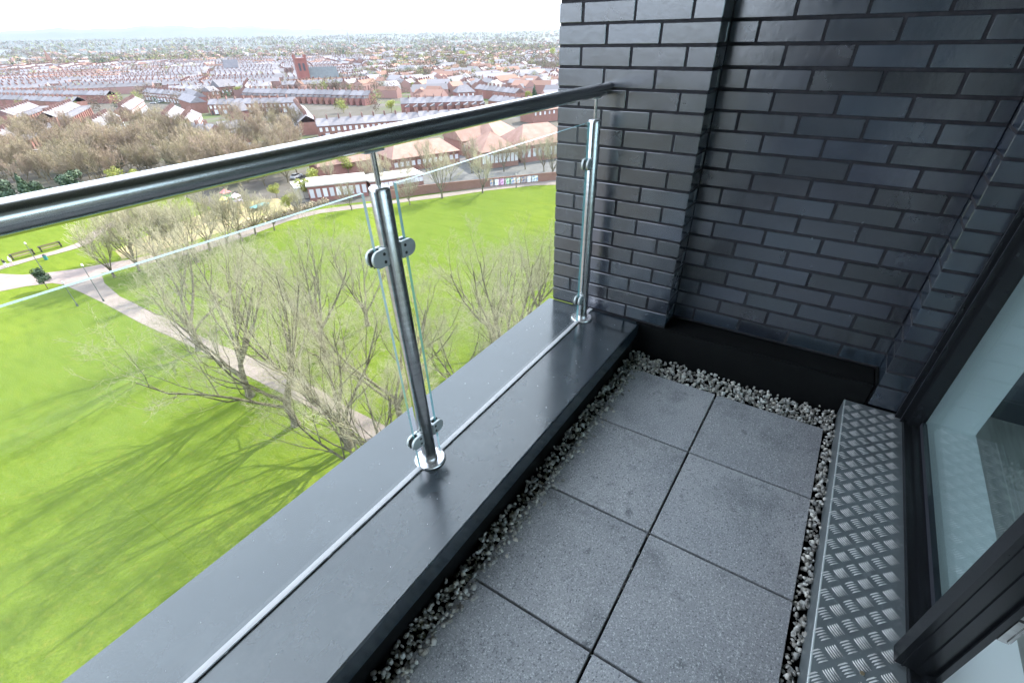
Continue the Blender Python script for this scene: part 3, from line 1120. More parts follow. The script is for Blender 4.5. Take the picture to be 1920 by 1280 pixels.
rt = random.Random(21)
NEAR = [tree_proto('near_tree', 'bare', 100 + i, H=18.5, kids=(7, 6, 5, 5), limbs=(5, 5, 6)[i], trunk=(.24, .20, .27)[i], spread=(.74, .82, .66)[i], twig_r=0.0085) for i in range(3)]
MID = [tree_proto('mid_tree', 'bare', 200 + i, H=12.0, kids=(7, 6, 5), limbs=6, trunk=.22, spread=.66, twig_r=0.030, sides=(6, 5, 3, 3, 3)) for i in range(3)]
BELT = [tree_proto('belt_tree', 'bare', 300 + i, H=12.0, kids=(7, 7, 5), limbs=6, trunk=.18, spread=.70, twig_r=0.050, sides=(5, 4, 3, 3, 3), twigmat=M_TWIGB) for i in range(4)]
CONE = [tree_proto('conifer', 'cone', 400 + i, H=8.0) for i in range(2)]
ROUND = [tree_proto('evergreen', 'round', 410 + i, H=8.0, leaf=M_LEAFD, w=.42) for i in range(2)]
WILLOW = [tree_proto('spring_tree', 'round', 420 + i, H=8.0, leaf=M_LEAFY, w=.45, N=1300, size=.26) for i in range(3)]

near_spots = [(655, 836, 1.00, 0, 'tall bare tree whose trunk foot stands on the grass nearest the parapet edge'),
              (555, 796, 1.02, 1, 'bare spreading tree on the near side of the path, second from the parapet'),
              (470, 742, 0.98, 2, 'bare tree on the near grass verge of the path, furthest left of the tall clump'),
              (752, 790, 0.95, 1, 'bare tree rising behind the steel post from just beyond the parapet edge'),
              (375, 655, 0.95, 0, 'bare tree beside the diagonal path with its crown over the left lawn'),
              (612, 668, 0.90, 2, 'bare tree standing on the far side of the diagonal path'),
              (930, 655, 0.86, 0, 'bare spreading tree on the bright lawn left of the brick pier'),
              (1010, 600, 0.66, 2, 'small bare tree low beside the brick pier'),
              (860, 740, 0.60, 1, 'small bare tree peeping over the parapet between post and pier'),
              (690, 905, 0.80, 1, 'bare tree close under the parapet with low yellowish branches reaching left'),
              (455, 600, 0.72, 1, 'thin bare tree in the middle of the clump beyond the path'), (690, 610, .8, 1, 'bare tree standing alone on the lawn just left of the steel post')]
rots = [0.4, 2.1, 4.0, 1.2, 5.1, 3.3, 0.9, 2.7, 4.4, 3.9, 1.9, 5.6, 0.1, 2.4]
for i, (u, v, s, k, lab) in enumerate(near_spots):
    plant('bare_tree', NEAR[k], G(u, v), rots[i], s, lab)
mid_spots = [(905, 362, 0.85, 'bare round crowned tree between the far path and the lawn, nearest the brick pier'), (829, 372, 0.98, 'bare tall tree beside the far path in front of the murals wall'),
             (769, 384, 0.6, 'small bare tree by the far path right of the steel post'), (660, 394, 0.55, 'small bare tree by the far path in front of the flat roofed hut'),
             (1035, 333, 0.95, 'bare tree at the wall end beside the brick pier'), (985, 318, 0.8, 'bare tree in the school yard behind the painted wall'),
             (725, 352, 0.7, 'bare tree in the yard behind the hut'), (560, 402, 0.5, 'thin young bare tree at the bend of the far path'),
             (945, 322, .75, 'bare tree in the yard in front of the tall school windows'), (885, 325, .8, 'bare tree in the yard between the annexe and the school wing'), (800, 322, .8, 'bare tree behind the annexe roof'), (845, 338, .55, 'small bare tree behind the boundary wall near its middle'), (690, 345, .6, 'small bare tree behind the hut roof'), (1020, 322, .75, 'bare tree behind the wall close to the pier'), (760, 345, .6, 'small bare tree between hut and annexe'), (620, 345, .6, 'small bare tree behind the left part of the hut')]
for i, (x, y, s, lab) in enumerate([(17, 27, .85, 'bare tree right below the parapet whose shadow crosses the near grass'), (27, 19, .9, 'bare tree hidden below the parapet next to the tower wall'), (37, 27, .9, 'bare tree just below the parapet right of the post')]):
    plant('bare_tree', NEAR[i], Vector((x, y, GZ)), i*2.0 + .5, s, lab)
for i, (u, v, s, lab) in enumerate(mid_spots):
    plant('bare_tree', MID[i % 3], G(u, v), i*1.7, s, lab)
for i, (u, v, s) in enumerate([(215, 520, .85), (262, 508, .95), (300, 500, 1.0), (335, 487, .9), (372, 492, 1.0), (395, 470, .95), (430, 462, .9), (455, 452, .8), (480, 441, .8), (250, 478, .9), (300, 462, .9), (515, 432, .6), (350, 540, .8)]):
    plant('bare_tree', MID[i % 3], G(u, v), i*2.3, s, 'bare brown tree in the thicket along the curving park path', group='thicket trees along the curving park path')
# belt of brown trees between park and streets
nbelt = 0
while nbelt < 135:
    u = rt.uniform(-60, 560)
    v = rt.uniform(262, 352)
    if u > 380 and v < 278:
        continue
    if u < 300 and v < 268:
        continue
    s = rt.uniform(.62, 1.05)*(0.9 if v < 300 else 1)
    plant('bare_tree', BELT[nbelt % 4], G(u, v), rt.uniform(0, 6.28), s, 'bare brown tree in the wide belt between park and terraces', group='bare trees in the belt beyond the park')
    nbelt += 1
for i, (u, v) in enumerate([(0, 272), (30, 268), (60, 272), (95, 266), (130, 262), (150, 270), (185, 266), (470, 258), (495, 262), (520, 250), (455, 246), (485, 243), (505, 236), (540, 262), (528, 232), (265, 256), (285, 262), (250, 240), (300, 250), (230, 262), (560, 250), (548, 272)]):
    plant('bare_tree', BELT[i % 4], G(u, v), i*1.3, rt.uniform(.75, 1.0), 'bare brown tree standing close in front of the nearest terraces', group='bare trees in front of the terraces')
for i, (u, v, s, lab) in enumerate([(90, 541, .62, 'small clipped dark evergreen tree beside the wide path junction')]):
    plant('evergreen_tree', ROUND[0], G(u, v), .5, s*.62, lab, sz=.52)
ev = [(18, 392, 1.0, 1), (66, 386, 1.05, 0), (92, 380, .8, 1), (148, 372, 1.0, 1), (138, 380, .7, 0), (330, 318, .8, 1), (348, 322, .9, 1), (372, 318, .7, 0), (285, 322, .7, 1), (398, 304, .65, 0), (435, 300, .6, 1), (232, 326, .6, 1)]
for i, (u, v, s, k) in enumerate(ev):
    lab = ['dark round evergreen at the far left under the handrail', 'tall dark evergreen second from the left under the handrail', 'lower dark evergreen right behind the tall one', 'dark broad evergreen beside the yellow green bush', 'short dark evergreen in front of the broad one',
           'dark evergreen left of a pair above the handrail', 'dark evergreen largest of those above the handrail', 'dark pointed evergreen right of the pair above the handrail', 'dark evergreen in the middle of the tree belt', 'dark pointed evergreen near the yellow trees of the belt', 'small dark evergreen at the right of the belt', 'small dark evergreen near parked cars in the belt'][i]
    plant('evergreen_tree', (CONE if k == 0 else ROUND)[i % 2], G(u, v), i*1.1, s, lab)
yl = [(228, 352, .75, 'yellow green bush behind the handrail near the left evergreens'), (262, 345, .6, 'small yellow green bush right beside the larger one'), (545, 398, .62, 'yellow green bush left of the flat roofed hut'), (572, 372, .7, 'yellow green tree at the hut gable'), (590, 350, .7, 'yellow tree behind the hut below the handrail'), (655, 330, .75, 'pale yellow tree in front of the tiled school roof'), (520, 372, .5, 'pale green bush beside the play area'),
      (645, 212, .9, 'bright green tree behind the long terrace near its left end'), (735, 212, .9, 'green tree behind the long terrace near its middle'), (215, 232, .7, 'green garden tree between two terraces'), (105, 200, .9, 'green tree between the left terraces'), (70, 202, .7, 'yellow green tree at the end of the left terrace'), (452, 182, 1.0, 'bright yellow green tree before the gabled house'),
      (910, 298, .6, 'yellowish bush in front of the school roof'), (712, 142, 1.3, 'round yellow tree among the far roofs'), (868, 112, 1.9, 'yellow green tree far off beside a dark conifer'), (775, 170, .8, 'small yellow tree right of the dark pointed conifer'), (1035, 108, 2.0, 'yellow green tree far off beside the pier'), (560, 150, .9, 'yellow bush left of the church'), (990, 190, .8, 'green round bush in the bright gardens near the handrail'), (300, 268, .7, 'pale green tree on the street before the terraces'), (350, 262, .7, 'pale yellow green tree before the hipped houses')]
for i, (u, v, s, lab) in enumerate(yl):
    plant('spring_tree', WILLOW[i % 3], G(u, v), i*.9, s, lab)
dk = [(763, 168, 1.2, 'dark pointed conifer among the right hand roofs'), (838, 177, 1.0, 'left one of two dark conifers above the handrail'), (848, 178, 1.3, 'right one of two dark conifers above the handrail'), (853, 106, 2.2, 'dark far conifer beside a yellow tree'), (646, 108, 2.2, 'dark far conifer right of the church'), (123, 104, 2.6, 'dark far tree near the pale flats'), (1002, 185, 1.0, 'dark green conifer in the gardens near the pier')]
for i, (u, v, s, lab) in enumerate(dk):
    plant('conifer_tree', CONE[i % 2], G(u, v), i, s, lab)


# ------------------------------------------------------------------ houses
def gable_roof(m, x0, x1, y0, y1, ze, zr, ov=0.25, th=0.18, hip=0.0):
    ym = (y0 + y1)/2
    X0, X1, Y0, Y1 = x0, x1, y0 - ov, y1 + ov
    m.add([(X0, Y0, ze), (X1, Y0, ze), (X1 - hip, ym, zr), (X0 + hip, ym, zr), (X0, Y1, ze), (X1, Y1, ze),
           (X0, Y0, ze - th), (X1, Y0, ze - th), (X0, Y1, ze - th), (X1, Y1, ze - th)],
          [(0, 1, 2, 3), (4, 3, 2, 5), (0, 3, 4), (1, 5, 2), (0, 6, 7, 1), (4, 5, 9, 8), (0, 4, 8, 6), (1, 7, 9, 5), (6, 8, 9, 7)])


def wall_block(m, x0, x1, y0, y1, ze, zr, gable=True):
    ym = (y0 + y1)/2
    m.add([(x0, y0, -.2), (x1, y0, -.2), (x1, y1, -.2), (x0, y1, -.2), (x0, y0, ze), (x1, y0, ze), (x1, y1, ze), (x0, y1, ze), (x0, ym, zr if gable else ze), (x1, ym, zr if gable else ze)],
          [(0, 1, 5, 4), (1, 2, 6, 9, 5), (2, 3, 7, 6), (3, 0, 4, 8, 7)])


HW, HD, HE, HR = 5.0, 8.0, 5.4, 7.9
PROTO = {}


def house_parts(kind):
    if kind in PROTO:
        return PROTO[kind]
    P = []
    m = MB()
    wall_block(m, -HW/2, HW/2, 0, HD, HE, HR - .12)
    P.append(('wall', m.mesh('house_wall', M_REDB)))
    m = MB()
    gable_roof(m, -HW/2, HW/2, 0, HD, HE, HR)
    P.append(('roof', m.mesh('house_roof', M_SLATE)))
    m = MB()
    m.box(-HW/2 - .28, -HW/2 + .28, HD/2 - .75, HD/2 + .75, HR - .8, HR + 1.15)
    for k in range(3):
        m.tube([(-HW/2, HD/2 - .5 + .5*k, HR + 1.15), (-HW/2, HD/2 - .5 + .5*k, HR + 1.5)], .11, 5, smooth=False)
    P.append(('chimney', m.mesh('chimney', M_CHIM)))
    if 'w' in kind:
        wm = MB()
        wm.box(-.55, .55, -.06, .05, -.75, .75)
        wm = wm.mesh('house_window', M_PANE)
        P.append(('window', wm, (-1.15, 0, 3.95)))
        P.append(('window', wm, (1.25, 0, 3.95)))
        bm_ = MB()
        bm_.prism([(.2, 0.01), (.55, -.65), (1.85, -.65), (2.2, 0.01)], 0.4, 2.55)
        P.append(('bay_window', bm_.mesh('bay_window', M_PANE)))
        dm = MB()
        dm.box(-1.65, -.75, -.05, .05, 0, 2.1)
        P.append(('door', dm.mesh('house_door', M_FRAMEG)))
    if 'r' in kind:     # rear outrigger on the +y side
        m = MB()
        y1 = HD + 4.6
        m.box(-HW/2 + .1, -HW/2 + 2.6, HD - .1, y1, -.2, 4.1)
        P.append(('rear_extension', m.mesh('rear_extension', M_REDB)))
        m = MB()
        m.add([(-HW/2 + .0, HD - .1, 5.25), (-HW/2, y1 + .2, 5.25), (-HW/2 + 2.85, y1 + .2, 4.0), (-HW/2 + 2.85, HD - .1, 4.0), (-HW/2 + .0, HD - .1, 4.0), (-HW/2, y1 + .2, 4.0)],
              [(0, 3, 2, 1), (1, 2, 5), (0, 1, 5, 4), (0, 4, 3), (4, 5, 2, 3)])
        P.append(('rear_roof', m.mesh('rear_roof', M_SLATE)))
    PROTO[kind] = P
    return P


NH = 0
HOUSES = []


def terrace(a, b, kind, label, group, h=0.0):
    """row of houses whose front wall (local y=0) runs from a to b (world points); houses lie to the left of a->b"""
    global NH
    d = (b - a)
    L = d.length
    n = max(1, round(L/HW))
    rz = math.atan2(d.y, d.x)
    st = L/n
    for i in range(n):
        p = a + d*((i + .5)/n)
        t = empty('terraced_house', p, rz)
        t.scale = (st/HW, 1, rt.uniform(.985, 1.02))
        for q in house_parts(kind):
            o = link(q[0], q[1], t)
            if len(q) > 2:
                o.location = q[2]
        tag(t, label, 'house', group)
        NH += 1
        HOUSES.append((p.x, p.y))


def row_px(u0, v0, u1, v1, kind, label, h=HR, rear=False):
    """ridge line from photograph points; front faces the camera unless rear"""
    a, b = G(u0, v0, h), G(u1, v1, h)
    a.z = b.z = GZ
    d = (b - a).normalized()
    nrm = Vector((-d.y, d.x, 0))
    if rear:
        a, b = b, a
        nrm = -nrm
    # local +y must point away from camera when front faces it
    a2, b2 = a - nrm*HD/2, b - nrm*HD/2
    away = (a + b)/2 - Vector((CAM[0], CAM[1], GZ))
    if (nrm.dot(away) < 0) != rear:
        a, b = b, a
        nrm = -nrm
        a2, b2 = a - nrm*HD/2, b - nrm*HD/2
    terrace(a2, b2, kind, label, group=label.replace('red brick terraced house ', 'terraced houses '))


row_px(590, 223, 915, 200, 'wr', 'red brick terraced house with bay window in the long row just above the handrail')
row_px(392, 186, 553, 182, 'wr', 'red brick terraced house with windows in the row left of the church')
row_px(460, 165, 696, 170, 'r', 'red brick terraced house with white outrigger in the row under the church tower', rear=True)
row_px(553, 191, 574, 217, 'w', 'red brick terraced house in the short row seen end on')
row_px(0, 207, 52, 191, 'r', 'red brick terraced house in the leftmost slanting row', rear=True)
row_px(-10, 248, 52, 221, 'r', 'red brick terraced house in the near part of the second slanting row', rear=True)
row_px(80, 211, 131, 190, 'r', 'red brick terraced house with sunlit outrigger in the far part of the second slanting row', rear=True)
row_px(160, 231, 202, 208, 'w', 'red brick terraced house with pale roof in the slanting row before the bare trees')
row_px(224, 198, 252, 181, 'w', 'red brick terraced house in the slanting row with five chimneys')
row_px(306, 215, 326, 197, 'w', 'red brick terraced house with white roof in the short central row')
row_px(342, 222, 357, 205, 'w', 'red brick terraced house in the short row right of the white roofs')
row_px(322, 229, 402, 233, 'w', 'red brick terraced house with grey roof right behind the belt of trees')
row_px(405, 229, 458, 224, 'r', 'red brick terraced house in the cross row before the long windows row', rear=True)
row_px(0, 177, 145, 182, '-', 'red brick terraced house under the unbroken dark ridge at the left')
row_px(0, 168, 205, 170, '-', 'red brick terraced house in the second dark row at the left')
row_px(750, 184, 905, 178, 'r', 'red brick terraced house with bright outrigger right of the green trees', rear=True)
row_px(925, 178, 1015, 187, '-', 'red brick terraced house with grey roof next to the brick pier')
row_px(275, 165, 352, 171, 'w', 'red brick terraced house behind the parked cars')
row_px(898, 158, 975, 166, '-', 'red brick terraced house with bright roof above the grey roofed row')
print('HOUSES', NH)


# detached and special buildings ---------------------------------------
def block(name, cat, label, a, b, depth, ze, zr, wallm, roofm, hip=0.0, flatr=False, windows=None, extra=None):
    d = b - a
    L = d.length
    t = empty(name, a, math.atan2(d.y, d.x))
    m = MB()
    if flatr:
        m.box(0, L, 0, depth, -.2, ze)
    else:
        wall_block(m, 0, L, 0, depth, ze, zr - .1, gable=(hip == 0))
    link('wall', m.mesh('wall', wallm), t)
    m = MB()
    if flatr:
        m.box(-.3, L + .3, -.3, depth + .3, ze, ze + .35)
    else:
        gable_roof(m, -.3, L + .3, 0, depth, ze, zr, ov=.5, hip=hip)
    link('roof', m.mesh('roof', roofm), t)
    if windows:
        n, w, h, z = windows
        wm = MB()
        wm.box(-w/2, w/2, -.07, .05, 0, h)
        wm = wm.mesh('window', M_PANE)
        for i in range(n):
            link('window', wm, t, loc=(L*(i + .5)/n, 0, z))
    if extra:
        extra(t, L, depth)
    return tag(t, label, cat)


A_, B_ = G(583, 379), G(692, 367)
block('school_hut', 'building', 'low brick hut with pale flat roof beside the far path', A_, B_, 9.5, 3.9, 5, M_REDB, M_PALE, flatr=True, windows=(9, 1.1, 2.2, 1.0))
block('canopy', 'canopy', 'small white flat canopy at the left end of the hut', G(560, 374), G(580, 371), 7, 2.9, 3, M_PALE, M_WHITE, flatr=True)
block('school_annexe', 'building', 'long low flat roofed annexe behind the garden wall', G(697, 362), G(795, 346), 8, 2.9, 3, M_REDB, M_PALE, flatr=True, windows=(12, 1.2, 1.2, 1.1))
block('school_hall', 'building', 'school wing with hipped pink tiled roof and tall windows by the yard', G(905, 318), G(972, 310), 17, 5.2, 10.0, M_REDB, M_TILE, hip=7, windows=(9, 1.1, 2.6, 1.6))
block('school_hall', 'building', 'school wing with tiled roof partly hidden by the brick pier', G(977, 306), G(1075, 293), 18, 5.4, 10.5, M_REDB, M_TILE, hip=6, windows=(10, 1.1, 2.6, 1.6))
block('school_hall', 'building', 'school wing with pale gable at the back under the handrail', G(868, 293), G(935, 283), 15, 5.0, 10.0, M_REDB, M_TILE, windows=(5, 1.2, 2.2, 1.6))
block('school_hall', 'building', 'brown tiled school roof between the two nearer wings', G(935, 290), G(980, 276), 16, 5.0, 9.8, M_REDB, M_TILE, hip=5)
block('school_hall', 'building', 'long pink tiled roof just right of the steel post', G(740, 325), G(862, 306), 13, 4.2, 7.6, M_REDB, M_TILE, hip=4, windows=(12, 1.2, 1.4, 1.6))
block('school_hall', 'building', 'pink tiled roof with small gable left of the steel post', G(602, 338), G(705, 322), 12, 4.0, 7.4, M_REDB, M_TILE, hip=3)
block('school_hall', 'building', 'brick house with white gable near the pier above the school field', G(1000, 232), G(1075, 222), 11, 5.4, 9.2, M_REDB, M_TILE, windows=(9, .9, 1.4, 3.4))
block('gabled_house', 'house', 'tall red gabled house with blue grey roof beside the yellow tree', G(418, 183), G(447, 180), 13, 7.0, 11.5, M_REDB, M_SLATE, windows=(4, 1.0, 1.6, 3.0))
block('gabled_house', 'house', 'small gabled house left of the tall red gable', G(399, 186), G(415, 184), 9, 5, 8.0, M_REDB, M_SLATE, windows=(2, 1.0, 1.6, 2.6))
for u0, v0, u1, v1, lb in [(346, 192, 368, 202, 'upper red house with bright white roof slope between the terraces'), (342, 205, 366, 214, 'lower red house with bright white roof slope between the terraces')]:
    block('gabled_house', 'house', lb, G(u0, v0), G(u1, v1), 8, 6.0, 9.0, M_REDB, M_SLATE)
block('gabled_house', 'house', 'broad house with a bright hipped roof above the handrail', G(858, 192), G(892, 190), 11, 5.6, 9.5, M_REDB, M_SLATE, hip=4, windows=(4, 1, 1.4, 3.4))
block('gabled_house', 'house', 'house with a large white sunlit roof at the end of the cross row', G(452, 232), G(474, 229), 9, 5.8, 9.0, M_REDB, M_SLATE)


# church
M_CHURCH = mat('church_brick', (0.215, 0.085, 0.07), 0.9, 0, (0.4, (0.18, 0.07, 0.06), .4, .7))
def church_extra(t, L, dp):
    m = MB()
    m.box(-10.2, -0.3, 1.5, 11.4, -.2, 22)
    tw = link('tower', m.mesh('tower', M_CHURCH), t)
    m = MB()
    m.box(-10.5, 0.0, 1.2, 11.7, 22, 22.8)
    for cx in (-9.7, -.8):
        for cy in (2.0, 10.9):
            m.box(cx - .8, cx + .8, cy - .8, cy + .8, 22.8, 25.2)
    link('parapet_and_pinnacles', m.mesh('parapet_and_pinnacles', M_CHURCH), tw)
    m = MB()
    for k in (-7.0, -3.5):
        m.box(k - .9, k + .9, 1.4, 1.6, 13.5, 19.0)
    m.box(-.4, -.2, 4.2, 8.6, 13.5, 19.0)
    link('belfry_opening', m.mesh('belfry_opening', M_FRAMEG), tw)


block('church', 'church', 'red brick church with square pinnacled tower rising over the terraces', G(588, 166), G(640, 163), 17, 6.5, 15.5, M_CHURCH, mat('green_slate', (0.06, 0.072, 0.08), 0.9, 0, (0.5, (0.08, 0.092, 0.098), .4, .7)), windows=(7, 1.2, 3.0, 2.0), extra=church_extra)
block('chapel', 'church', 'small chapel with dark steep roof among the white roofs left of the church', G(425, 143), G(452, 142), 14, 8, 17, M_REDB, M_SLATE)
# little spire at the left
t = empty('church_spire', G(98, 124))
m = MB()
m.box(-4, 4, -4, 4, -.2, 9)
link('spire_base', m.mesh('spire_base', M_REDB), t)
m = MB()
m.add([(-4, -4, 9), (4, -4, 9), (4, 4, 9), (-4, 4, 9), (0, 0, 30)], [(0, 1, 4), (1, 2, 4), (2, 3, 4), (3, 0, 4)])
link('spire', m.mesh('spire', M_REDB), t)
tag(t, 'pointed red spire standing over the roofs at the far left', 'spire')
for i, (u, v, w, h, lb) in enumerate([(6, 110, 26, 26, 'pale block of flats at the left edge of the skyline'), (20, 107, 24, 24, 'second pale block of flats from the left edge'), (46, 104, 60, 22, 'wide cream block of flats right of the two narrow ones'),
                                      (155, 84.5, 26, 45, 'hazy tower block on the skyline left of the middle'), (393, 82, 30, 52, 'hazy tower block near the hill foot'), (567, 79.5, 46, 62, 'hazy square tower block on the skyline over the church')]):
    a = G(u, v)
    away = Vector((a.x - CAM[0], a.y - CAM[1], 0)).normalized()
    sd = Vector((away.y, -away.x, 0))
    wm_ = M_PALE if i < 3 else mat('far_block', (0.20, 0.20, 0.22), 0.8)
    block('block_of_flats', 'flats', lb, a - sd*w/2, a + sd*w/2, 15, h, h, wm_, wm_, flatr=True, windows=(8, 1.6, h*.8, 2.0) if i < 3 else None)
t = empty('chimney_mast', G(657, 90))
m = MB()
m.tube([(0, 0, -.2), (0, 0, 60)], [3.4, 2.2], 12)
link('mast', m.mesh('mast', mat('grey_mast', (0.25, 0.24, 0.25), .8)), t)
tag(t, 'thin tall chimney on the horizon right of the church tower', 'chimney')

# garden wall with murals along the far path
wa, wb = G(600, 387), G(700, 375)
t = empty('boundary_wall', G(712, 377))
m = MB()
pl = [G(712, 377), G(800, 363), G(878, 354.5), G(960, 346), G(1060, 336)]
for a, b in zip(pl[:-1], pl[1:]):
    d = (b - a).normalized()
    nn = Vector((-d.y, d.x, 0))*.17
    vs = [a - nn, b - nn, b + nn, a + nn]
    m.add([(q.x - t.location.x, q.y - t.location.y, -.1) for q in vs] + [(q.x - t.location.x, q.y - t.location.y, 2.35) for q in vs], [(3, 2, 1, 0), (4, 5, 6, 7), (0, 1, 5, 4), (1, 2, 6, 5), (2, 3, 7, 6), (3, 0, 4, 7)])
link('wall', m.mesh('wall', M_REDB), t)
tag(t, 'red brick boundary wall along the far path with painted mural panels', 'wall')
cols = [(.35, .32, .40), (.12, .22, .42), (.6, .62, .65), (.45, .2, .35), (.2, .35, .25), (.15, .25, .5), (.55, .35, .25), (.1, .13, .2), (.62, .6, .62), (.2, .3, .45)]
a, b = G(905, 351.2), G(1006, 341.0)
d = (b - a)
dn = d.normalized()
nn = Vector((dn.y, -dn.x, 0))
if nn.dot(Vector((CAM[0] - a.x, CAM[1] - a.y, 0))) < 0:
    nn = -nn
for i in range(10):
    p = a + d*((i + .5)/10) + nn*.42
    m = MB()
    m.box(-1.15, 1.15, -.02, .02, .25, 1.95)
    ci = cols[i]
    o = link('mural_panel', m.mesh('mural_panel', mat('mural_%d' % i, ci, .7, 0, (1.6, tuple(min(.8, c*2.2 + .1) for c in ci[::-1]), .48, .56))), t)
    o.location = p - t.location
    o.rotation_euler = (0, 0, math.atan2(d.y, d.x))

# hedge beside the path bend
rg = np.random.default_rng(77)
V, Fq = leaf_cloud(rg, 2600, [(x, rg.normal(0, .3), 0.8, 1.3, 1.2, .9) for x in np.linspace(0, 24, 16)], .22)
o = link('hedge', fast_mesh('hedge', V, Fq, M_TWIGB), None, G(452, 432))
d = G(560, 398) - G(452, 432)
o.rotation_euler = (0, 0, math.atan2(d.y, d.x))
tag(o, 'brown leafless hedge along the bend of the far path', 'hedge')

# play area
play = [((428, 376), (0.05, .35, .12), 'green climbing frame with pale slide in the play area'), ((447, 384), (.55, .5, .62), 'pale play tower in the middle of the play area'), ((424, 390), (.6, .45, .12), 'yellow and red springer in the play area')]
for i, ((u, v), c, lb) in enumerate(play):
    t = empty('playground_climber', G(u, v), .4*i)
    m = MB()
    for x in (-1, 1):
        for y in (-.8, .8):
            m.tube([(x, y, 0), (x, y, 2.3)], .08, 6)
    m.box(-1, 1, -.8, .8, 1.1, 1.25)
    link('frame', m.mesh('frame', mat('play_paint_%d' % i, c, .5)), t)
    m = MB()
    m.add([(-1.2, -1, 2.2), (1.2, -1, 2.2), (1.2, 1, 2.2), (-1.2, 1, 2.2), (0, 0, 3.1)], [(0, 1, 4), (1, 2, 4), (2, 3, 4), (3, 0, 4), (3, 2, 1, 0)])
    link('roof', m.mesh('roof', mat('play_roof_%d' % i, [(.45, .1, .1), (.75, .6, .7), (.8, .7, .2)][i], .5)), t)
    m = MB()
    m.add([(1, -.3, 1.2), (1, .3, 1.2), (3.2, .3, .2), (3.2, -.3, .2), (1, -.3, 1.1), (1, .3, 1.1), (3.2, .3, .1), (3.2, -.3, .1)], [(0, 3, 2, 1), (4, 5, 6, 7), (0, 1, 5, 4), (1, 2, 6, 5), (2, 3, 7, 6), (3, 0, 4, 7)])
    link('slide', m.mesh('slide', M_WHITE), t)
    tag(t, lb, 'play frame')
t = empty('play_table', G(488, 391), .2)
m = MB()
m.box(-2.4, 2.4, -1.1, 1.1, .75, .85)
link('table_top', m.mesh('table_top', mat('teal_paint', (.08, .36, .42), .5)), t)
for x in (-1.8, 1.8):
    m = MB()
    m.box(x - .1, x + .1, -.8, .8, 0, .75)
    link('leg', m.mesh('leg', M_FRAMEG), t)
tag(t, 'teal blue flat topped table at the right of the play area', 'table')


# benches, lamp posts, bin, cars
def bench(u, v, rz, lb):
    t = empty('park_bench', G(u, v), rz)
    for y in (-.12, .05, .22):
        link('seat_slat', boxmesh('seat_slat', -1.25, 1.25, y - .07, y + .07, .43, .48, mat('bench_wood', (.14, .09, .06), .7)), t)
    for z in (.62, .80):
        link('back_slat', boxmesh('back_slat', -1.25, 1.25, .33, .38, z, z + .12, MATS['bench_wood']), t)
    for x in (-1.1, 1.1):
        link('leg', boxmesh('leg', x - .05, x + .05, -.15, .36, 0, .9, M_RUBBER), t)
    tag(t, lb, 'bench')
    return t


dpath = G(105, 470) - G(35, 489)
ra = math.atan2(dpath.y, dpath.x)
for u, v, lb in [(46, 482.5, 'park bench beside the narrow path, the one nearer the walking people'), (98, 467.5, 'park bench beside the narrow path, further along to the right')]:
    t = bench(u, v, ra, lb)
    t.scale = (1.6, 1.3, 1.3)
for u, v, h, lb in [(78, 503, 5.0, 'thin lamp post rising above the clipped evergreen'), (146, 574, 4.2, 'short lamp post on the lawn left of the diagonal path'), (195, 565, 6.5, 'tall lamp post on the edge of the diagonal path'), (968, 352, 3.6, 'small lamp post on the lawn beside the far path')]:
    t = empty('lamp_post', G(u, v))
    m = MB()
    m.tube([(0, 0, 0), (0, 0, h)], [.07, .05], 8)
    m.box(-.12, .12, -.12, .12, 0, .5)
    link('pole', m.mesh('pole', mat('lamp_grey', (.09, .10, .10), .5)), t)
    m = MB()
    m.tube([(0, 0, h), (0, 0, h + .35)], [.20, .12], 10)
    link('lantern', m.mesh('lantern', M_PALE), t)
    tag(t, lb, 'lamp post')
t = empty('litter_bin', G(87.5, 487))
m = MB()
m.tube([(0, 0, 0), (0, 0, .95)], [.3, .33], 12)
link('bin_body', m.mesh('bin_body', mat('green_bin', (.03, .16, .15), .5)), t)
m = MB()
m.tube([(0, 0, .95), (0, 0, 1.15)], [.36, .2], 12)
link('bin_lid', m.mesh('bin_lid', M_RUBBER), t)
tag(t, 'dark green litter bin on the grass between the two paths', 'litter bin')


def car_meshes():
    body = MB()
    prof = [(-2.1, .35), (-2.1, .85), (-1.9, .95), (-1.1, 1.0), (-.6, 1.0), (1.1, 1.0), (1.9, .92), (2.1, .75), (2.1, .35)]
    n = len(prof)
    body.add([(x, -.85, z) for x, z in prof] + [(x, .85, z) for x, z in prof], [tuple(range(n)), tuple(reversed(range(n, 2*n)))] + [(i, i + n, (i + 1) % n + n, (i + 1) % n) for i in range(n)])
    cab = [(-1.6, 1.0), (-1.25, 1.45), (.35, 1.48), (1.0, 1.0)]
    gl = MB()
    gl.add([(x, -.74 + (.1 if z > 1.2 else 0), z) for x, z in cab] + [(x, .74 - (.1 if z > 1.2 else 0), z) for x, z in cab], [(0, 1, 2, 3), (7, 6, 5, 4), (0, 4, 5, 1), (2, 6, 7, 3)])
    rf = MB()
    rf.box(-1.25, .36, -.64, .64, 1.44, 1.50)
    wh = MB()
    wh.tube([(0, -.1, 0), (0, .1, 0)], .32, 12)
    cm = mat('car_paint', (.35, .36, .38), .3, .3, var=.8)
    return body.mesh('car_body', cm), gl.mesh('car_glass', M_FRAME), rf.mesh('car_roof', cm), wh.mesh('wheel', M_RUBBER)


